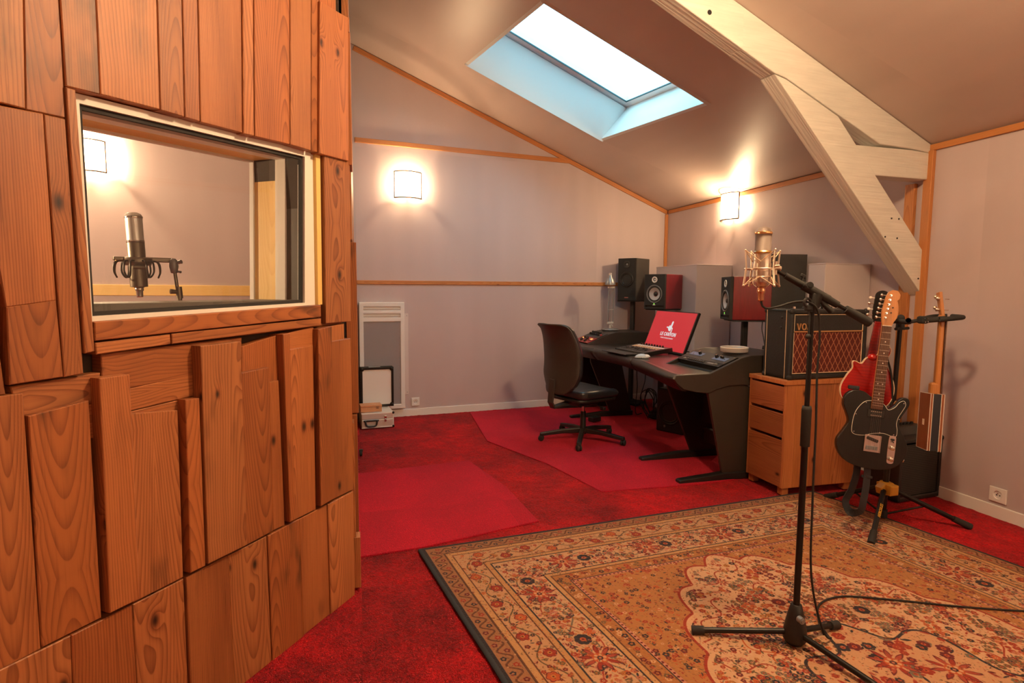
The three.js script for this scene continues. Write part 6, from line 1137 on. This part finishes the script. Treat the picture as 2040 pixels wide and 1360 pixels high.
// ---------------------------------------------------------------- microphones
{
  const bx = 1.645, bz = -1.82, t = thing('microphone_stand', 'tall black microphone stand with boom arm standing on the patterned rug', 'stand', [bx, 0.024, bz]);
  const P = (x, y, z) => V(x - bx, y - 0.024, z - bz);
  mesh('pole', [rod(P(bx, 0.1, bz), P(bx, 0.86, bz), 0.0125), rod(P(bx, 0.86, bz), P(bx, 1.34, bz), 0.0095)], M.blackMetal, t);
  mesh('height_clutch', [lathe([[0.0001, 0.79], [0.0175, 0.79], [0.018, 0.93], [0.0155, 0.945], [0.0001, 0.945]], 20)], M.rubber, t);
  mesh('base_hub', lathe([[0.0001, 0.16], [0.02, 0.158], [0.03, 0.12], [0.042, 0.06], [0.044, 0.02], [0.03, 0.0], [0.0001, 0.0]], 28), M.black, t);
  mesh('hub_screw', [disc(0.013, 0.02, -0.012, 0.118, 0.04, 14), disc(0.008, 0.004, -0.012, 0.118, 0.052, 12)], M.silver, t);
  for (const f of [[1.30, 0.036, -1.975], [1.885, 0.036, -1.865], [1.735, 0.036, -1.47]]) {
    const leg = new THREE.Group(); leg.name = 'leg'; t.add(leg);
    const b = P(...f), a = V(b.x * 0.08, 0.045, b.z * 0.08), d = b.clone().sub(a).normalize();
    mesh('tube', rod(a, b, 0.0115, 0.0115, 14), M.blackMetal, leg);
    mesh('rubber_foot', rod(b.clone().addScaledVector(d, -0.035), b.clone().addScaledVector(d, 0.012), 0.0165, 0.0175, 16), M.rubber, leg);
  }
  // boom
  const L = V(1.515, 1.478, -1.86), Rr = V(1.846, 1.287, -1.753), dir = Rr.clone().sub(L).normalize(), Q = (s) => P(...L.clone().addScaledVector(dir, s).toArray()), LEN = L.distanceTo(Rr);
  const joint = V(1.66, 1.392, -1.815), js = joint.clone().sub(L).dot(dir);
  mesh('boom', [rod(Q(0.0), Q(LEN - 0.05), 0.0075), rod(Q(0.055), Q(0.12), 0.0105)], M.blackMetal, t);
  mesh('boom_grip', [rod(Q(LEN - 0.105), Q(LEN), 0.0155, 0.0165, 18), rod(Q(LEN - 0.001), Q(LEN + 0.001), 0.009, 0.009, 14)], M.rubber, t);
  mesh('boom_clutch', [rod(Q(js - 0.065), Q(js + 0.045), 0.0165, 0.0165, 18), rod(Q(0.035), Q(0.13), 0.0115, 0.0135, 16), rod(Q(js + 0.04), Q(js + 0.085), 0.015, 0.013, 16)], M.rubber, t);
  const dn = V(0, 1, 0).cross(dir).normalize();
  mesh('clutch_body', [rod(Q(js), P(bx, 1.325, bz), 0.021, 0.014, 18), box(0.035, 0.06, 0.03, 0.006, 1.345, 0.004, 0.008)], M.rubber, t);
  mesh('clutch_handle', [rod(Q(js + 0.01).add(V(0, -0.02, 0)), Q(js + 0.045).add(V(0.01, -0.045, 0.01)), 0.008, 0.012)], M.rubber, t);
  mesh('thumb_screw', [rod(Q(0.105).add(V(0, 0.0, 0)), Q(0.105).add(V(0.005, 0.03, 0)), 0.004), mv(box(0.024, 0.014, 0.008, 0, 0, 0, 0.004), Q(0.105).x + 0.006, Q(0.105).y + 0.032, Q(0.105).z, 0, 0, -0.4)], M.rubber, t);
  mesh('side_knob', [rod(Q(js - 0.055), Q(js - 0.055).add(V(-0.012, 0.004, 0.04)), 0.013, 0.013, 14), rod(Q(js - 0.055).add(V(-0.012, 0.004, 0.04)), Q(js - 0.055).add(V(-0.0126, 0.0042, 0.042)), 0.007, 0.007, 12)], M.rubber, t);
  mesh('cable_clip', [new THREE.TorusGeometry(0.014, 0.005, 8, 16).translate(-0.04, 1.338, 0.02), box(0.03, 0.022, 0.02, -0.03, 1.318, 0.016, 0.006), tube([[-0.035, 1.31, 0.018], [-0.032, 1.27, 0.02], [-0.03, 1.222, 0.02]], 0.0015, 12, 5), new THREE.SphereGeometry(0.010, 12, 8).translate(-0.029, 1.212, 0.02)], M.rubber, t);
}
function microphone(label, p, opt) {
  const t = thing('studio_microphone', label, 'microphone', p, opt.turn || 0);
  if (opt.tilt) t.rotation.z = opt.tilt;
  const r = opt.r, body = opt.body, band = opt.band, y = opt.y;             // y: connector bottom .. top
  mesh('body', lathe([[0.0001, y[1]], [r * 0.5, y[1]], [r * 0.62, y[1] + 0.004], [r, y[1] + (opt.taper || 0.022)], [r, y[3]], [0.0001, y[3]]], 40), body, t);
  mesh('lower_band', lathe([[0.0001, y[3] - 0.001], [r * 1.03, y[3] - 0.001], [r * 1.03, y[3] + 0.009], [0.0001, y[3] + 0.009]], 40), band, t);
  mesh('grille', lathe([[r * 0.97, y[3] + 0.008], [r * 0.97, y[4] - 0.012], [r * 0.985, y[4] - 0.01]], 40), opt.grille, t);
  mesh('top_band', lathe([[r * 0.98, y[4] - 0.013], [r * 1.04, y[4] - 0.012], [r * 1.04, y[4] - 0.005], [r * 0.98, y[4] - 0.004]], 40), band, t);
  mesh('grille_cap', lathe([[r * 1.0, y[4] - 0.004], [r * 0.85, y[4] + 0.006], [r * 0.5, y[4] + 0.013], [0.0001, y[4] + 0.015]], 36), opt.grille, t);
  mesh('capsule', [disc(r * 0.55, 0.012, 0, (y[3] + y[4]) / 2, 0, 24)], M.gold, t);
  mesh('connector', lathe([[0.0001, y[0]], [r * 0.34, y[0]], [r * 0.38, y[0] + 0.004], [r * 0.4, y[0] + 0.028], [r * 0.5, y[0] + 0.032], [r * 0.5, y[0] + 0.042], [r * 0.42, y[0] + 0.045], [r * 0.42, y[1] + 0.003], [0.0001, y[1] + 0.003]], 24), opt.plug, t);
  return t;
}
{ // the microphone in front, in its wire spider mount
  const t = microphone('large brass and nickel tube microphone hanging upright on the boom arm', [1.462, 1.50, -1.875], { r: 0.0295, body: M.champagne, band: M.gold, grille: M.meshGrille, plug: M.copper, y: [-0.135, -0.082, 0, 0.042, 0.125], taper: 0.02 });
  const s = thing('shock_mount', 'copper coloured wire spider shock mount around the front microphone', 'shock mount', [1.462, 1.50, -1.875], -0.2);
  const ringG = (R, y, r = 0.0028) => new THREE.TorusGeometry(R, r, 8, 48).rotateX(Math.PI / 2).translate(0, y, 0);
  mesh('outer_ring', [ringG(0.062, -0.016, 0.003)], M.nickel, s);
  mesh('inner_cage', [ringG(0.033, -0.045, 0.0022), ...[0, 1, 2, 3].map((i) => { const a = 0.6 + i * Math.PI / 2; return tube([[Math.sin(a) * 0.033, 0.005, Math.cos(a) * 0.033], [Math.sin(a) * 0.034, -0.05, Math.cos(a) * 0.034], [Math.sin(a) * 0.032, -0.072, Math.cos(a) * 0.032], [Math.sin(a) * 0.018, -0.082, Math.cos(a) * 0.018]], 0.0022, 16, 6); })], M.nickel, s);
  for (let i = 0; i < 4; i++) {
    const a = 0.15 + i * Math.PI / 2, rad = (R, y, da = 0) => V(Math.sin(a + da) * R, y, Math.cos(a + da) * R);
    mesh('spider_arm', [rod(rad(0.072, 0.052), rad(0.066, -0.016), 0.003), rod(rad(0.066, -0.016), rad(0.075, -0.078), 0.0036), new THREE.SphereGeometry(0.0042, 10, 8).translate(...rad(0.072, 0.052).toArray()), new THREE.SphereGeometry(0.005, 10, 8).translate(...rad(0.075, -0.078).toArray())], M.nickel, s);
    mesh('elastic_band', [rod(rad(0.072, 0.052), rad(0.034, 0.012, 0.75), 0.0016, 0.0016, 6), rod(rad(0.072, 0.052), rad(0.034, 0.012, -0.75), 0.0016, 0.0016, 6), rod(rad(0.075, -0.078), rad(0.033, -0.045, 0.75), 0.0016, 0.0016, 6), rod(rad(0.075, -0.078), rad(0.033, -0.045, -0.75), 0.0016, 0.0016, 6)], M.piping, s);
  }
  mesh('swivel', [rod(V(0.045, -0.010, 0.0), V(0.068, -0.016, 0.0), 0.0105, 0.0125, 16), cyl(0.009, 0.009, 0.05, 0.046, -0.012, 0.006, 14), rod(V(0.034, -0.006, 0.02), V(0.052, -0.004, 0.03), 0.004)], M.nickel, s);
  // its cable
  const C = (label, pts, r, n) => tag(mesh('microphone_cable', tube(pts, r, n, 7), M.rubber), label, 'cable');
  C('black microphone cable looping from the front microphone down its stand to the rug', [[1.462, 1.368, -1.873], [1.464, 1.348, -1.868], [1.478, 1.338, -1.862], [1.52, 1.345, -1.85], [1.57, 1.362, -1.83], [1.605, 1.364, -1.80], [1.64, 1.34, -1.792], [1.662, 1.25, -1.795], [1.665, 1.1, -1.80], [1.672, 0.9, -1.80], [1.676, 0.6, -1.80], [1.69, 0.3, -1.80], [1.735, 0.12, -1.795], [1.772, 0.045, -1.79], [1.80, 0.032, -1.80]], 0.0042, 140);
  C('black cable lying on the rug from the stand leg away to the right edge', [[1.80, 0.026, -1.835], [1.86, 0.026, -1.93], [1.96, 0.026, -2.03], [2.10, 0.026, -2.06], [2.3, 0.027, -1.98], [2.55, 0.026, -1.86], [2.8, 0.026, -1.76], [3.1, 0.026, -1.68]], 0.0042, 90);
}
{ // microphone in the booth, behind the glass
  const x = -0.985, z = -3.085;
  const t = microphone('silver and black tube microphone behind the booth window', [x, 1.50, z], { r: 0.036, body: M.gunmetal, band: M.chrome, grille: M.alu, plug: M.chrome, y: [-0.148, -0.105, 0, 0.105, 0.228], taper: 0.006, tilt: 0.03 });
  const s = thing('shock_mount', 'grey shock mount with looped rubber straps around the microphone behind the glass', 'shock mount', [x, 1.52, z], 0.5);
  mesh('ring', lathe([[0.040, -0.02], [0.055, -0.02], [0.06, -0.005], [0.06, 0.012], [0.052, 0.016], [0.040, 0.016], [0.040, -0.02]], 36), M.gunmetal, s);
  mesh('crossbar', [box(0.16, 0.022, 0.03, 0.07, 0.008, 0, 0.005), box(0.1, 0.018, 0.03, -0.045, 0.008, 0, 0.005), rod(V(-0.03, -0.03, 0.058), V(0.02, -0.03, 0.058), 0.008)], M.gunmetal, s);
  for (let i = 0; i < 6; i++) { const a = i * Math.PI / 3 + 0.4, sn = Math.sin(a), cs = Math.cos(a), e = V(cs, 0, -sn).multiplyScalar(0.014), q = (R, y, k) => V(sn * R, y, cs * R).addScaledVector(e, k); mesh('rubber_strap', tube([q(0.052, 0.0, 1), q(0.085, -0.005, 1), q(0.092, -0.05, 1), q(0.082, -0.075, 0.3), q(0.082, -0.075, -0.3), q(0.088, -0.05, -1), q(0.078, -0.005, -1), q(0.052, 0.0, -1)], 0.0042, 40, 6), M.blackMetal, s); }
  const b = thing('microphone_stand', 'chrome microphone stand holding the booth microphone behind the window', 'stand', [x + 0.155, 0.012, z - 0.04]);
  mesh('pole', [rod(V(0.02, 0.05, 0), V(0.005, 1.36, 0), 0.011), rod(V(0.005, 1.3, 0), V(-0.012, 1.47, 0), 0.008)], M.gunmetal, b);
  mesh('clutch', [rod(V(0.006, 1.335, 0), V(0.003, 1.39, 0), 0.015, 0.014), rod(V(0.003, 1.365, 0), V(-0.028, 1.368, 0.02), 0.009, 0.012)], M.gunmetal, b);
  mesh('swivel', [lathe([[0.0001, 0], [0.014, 0.004], [0.02, 0.035], [0.018, 0.06], [0.008, 0.072], [0.0001, 0.072]], 20).translate(-0.014, 1.452, 0), rod(V(-0.014, 1.50, 0), V(0.022, 1.51, 0.01), 0.006, 0.01), rod(V(-0.014, 1.465, 0), V(0.018, 1.46, 0.01), 0.004, 0.006)], M.silver, b);
  mesh('base', lathe([[0.0001, 0.03], [0.02, 0.028], [0.13, 0.012], [0.14, 0.0], [0.0001, 0.0]], 32).translate(0.02, 0, 0), M.black, b);
}
renderer.render(scene, camera);
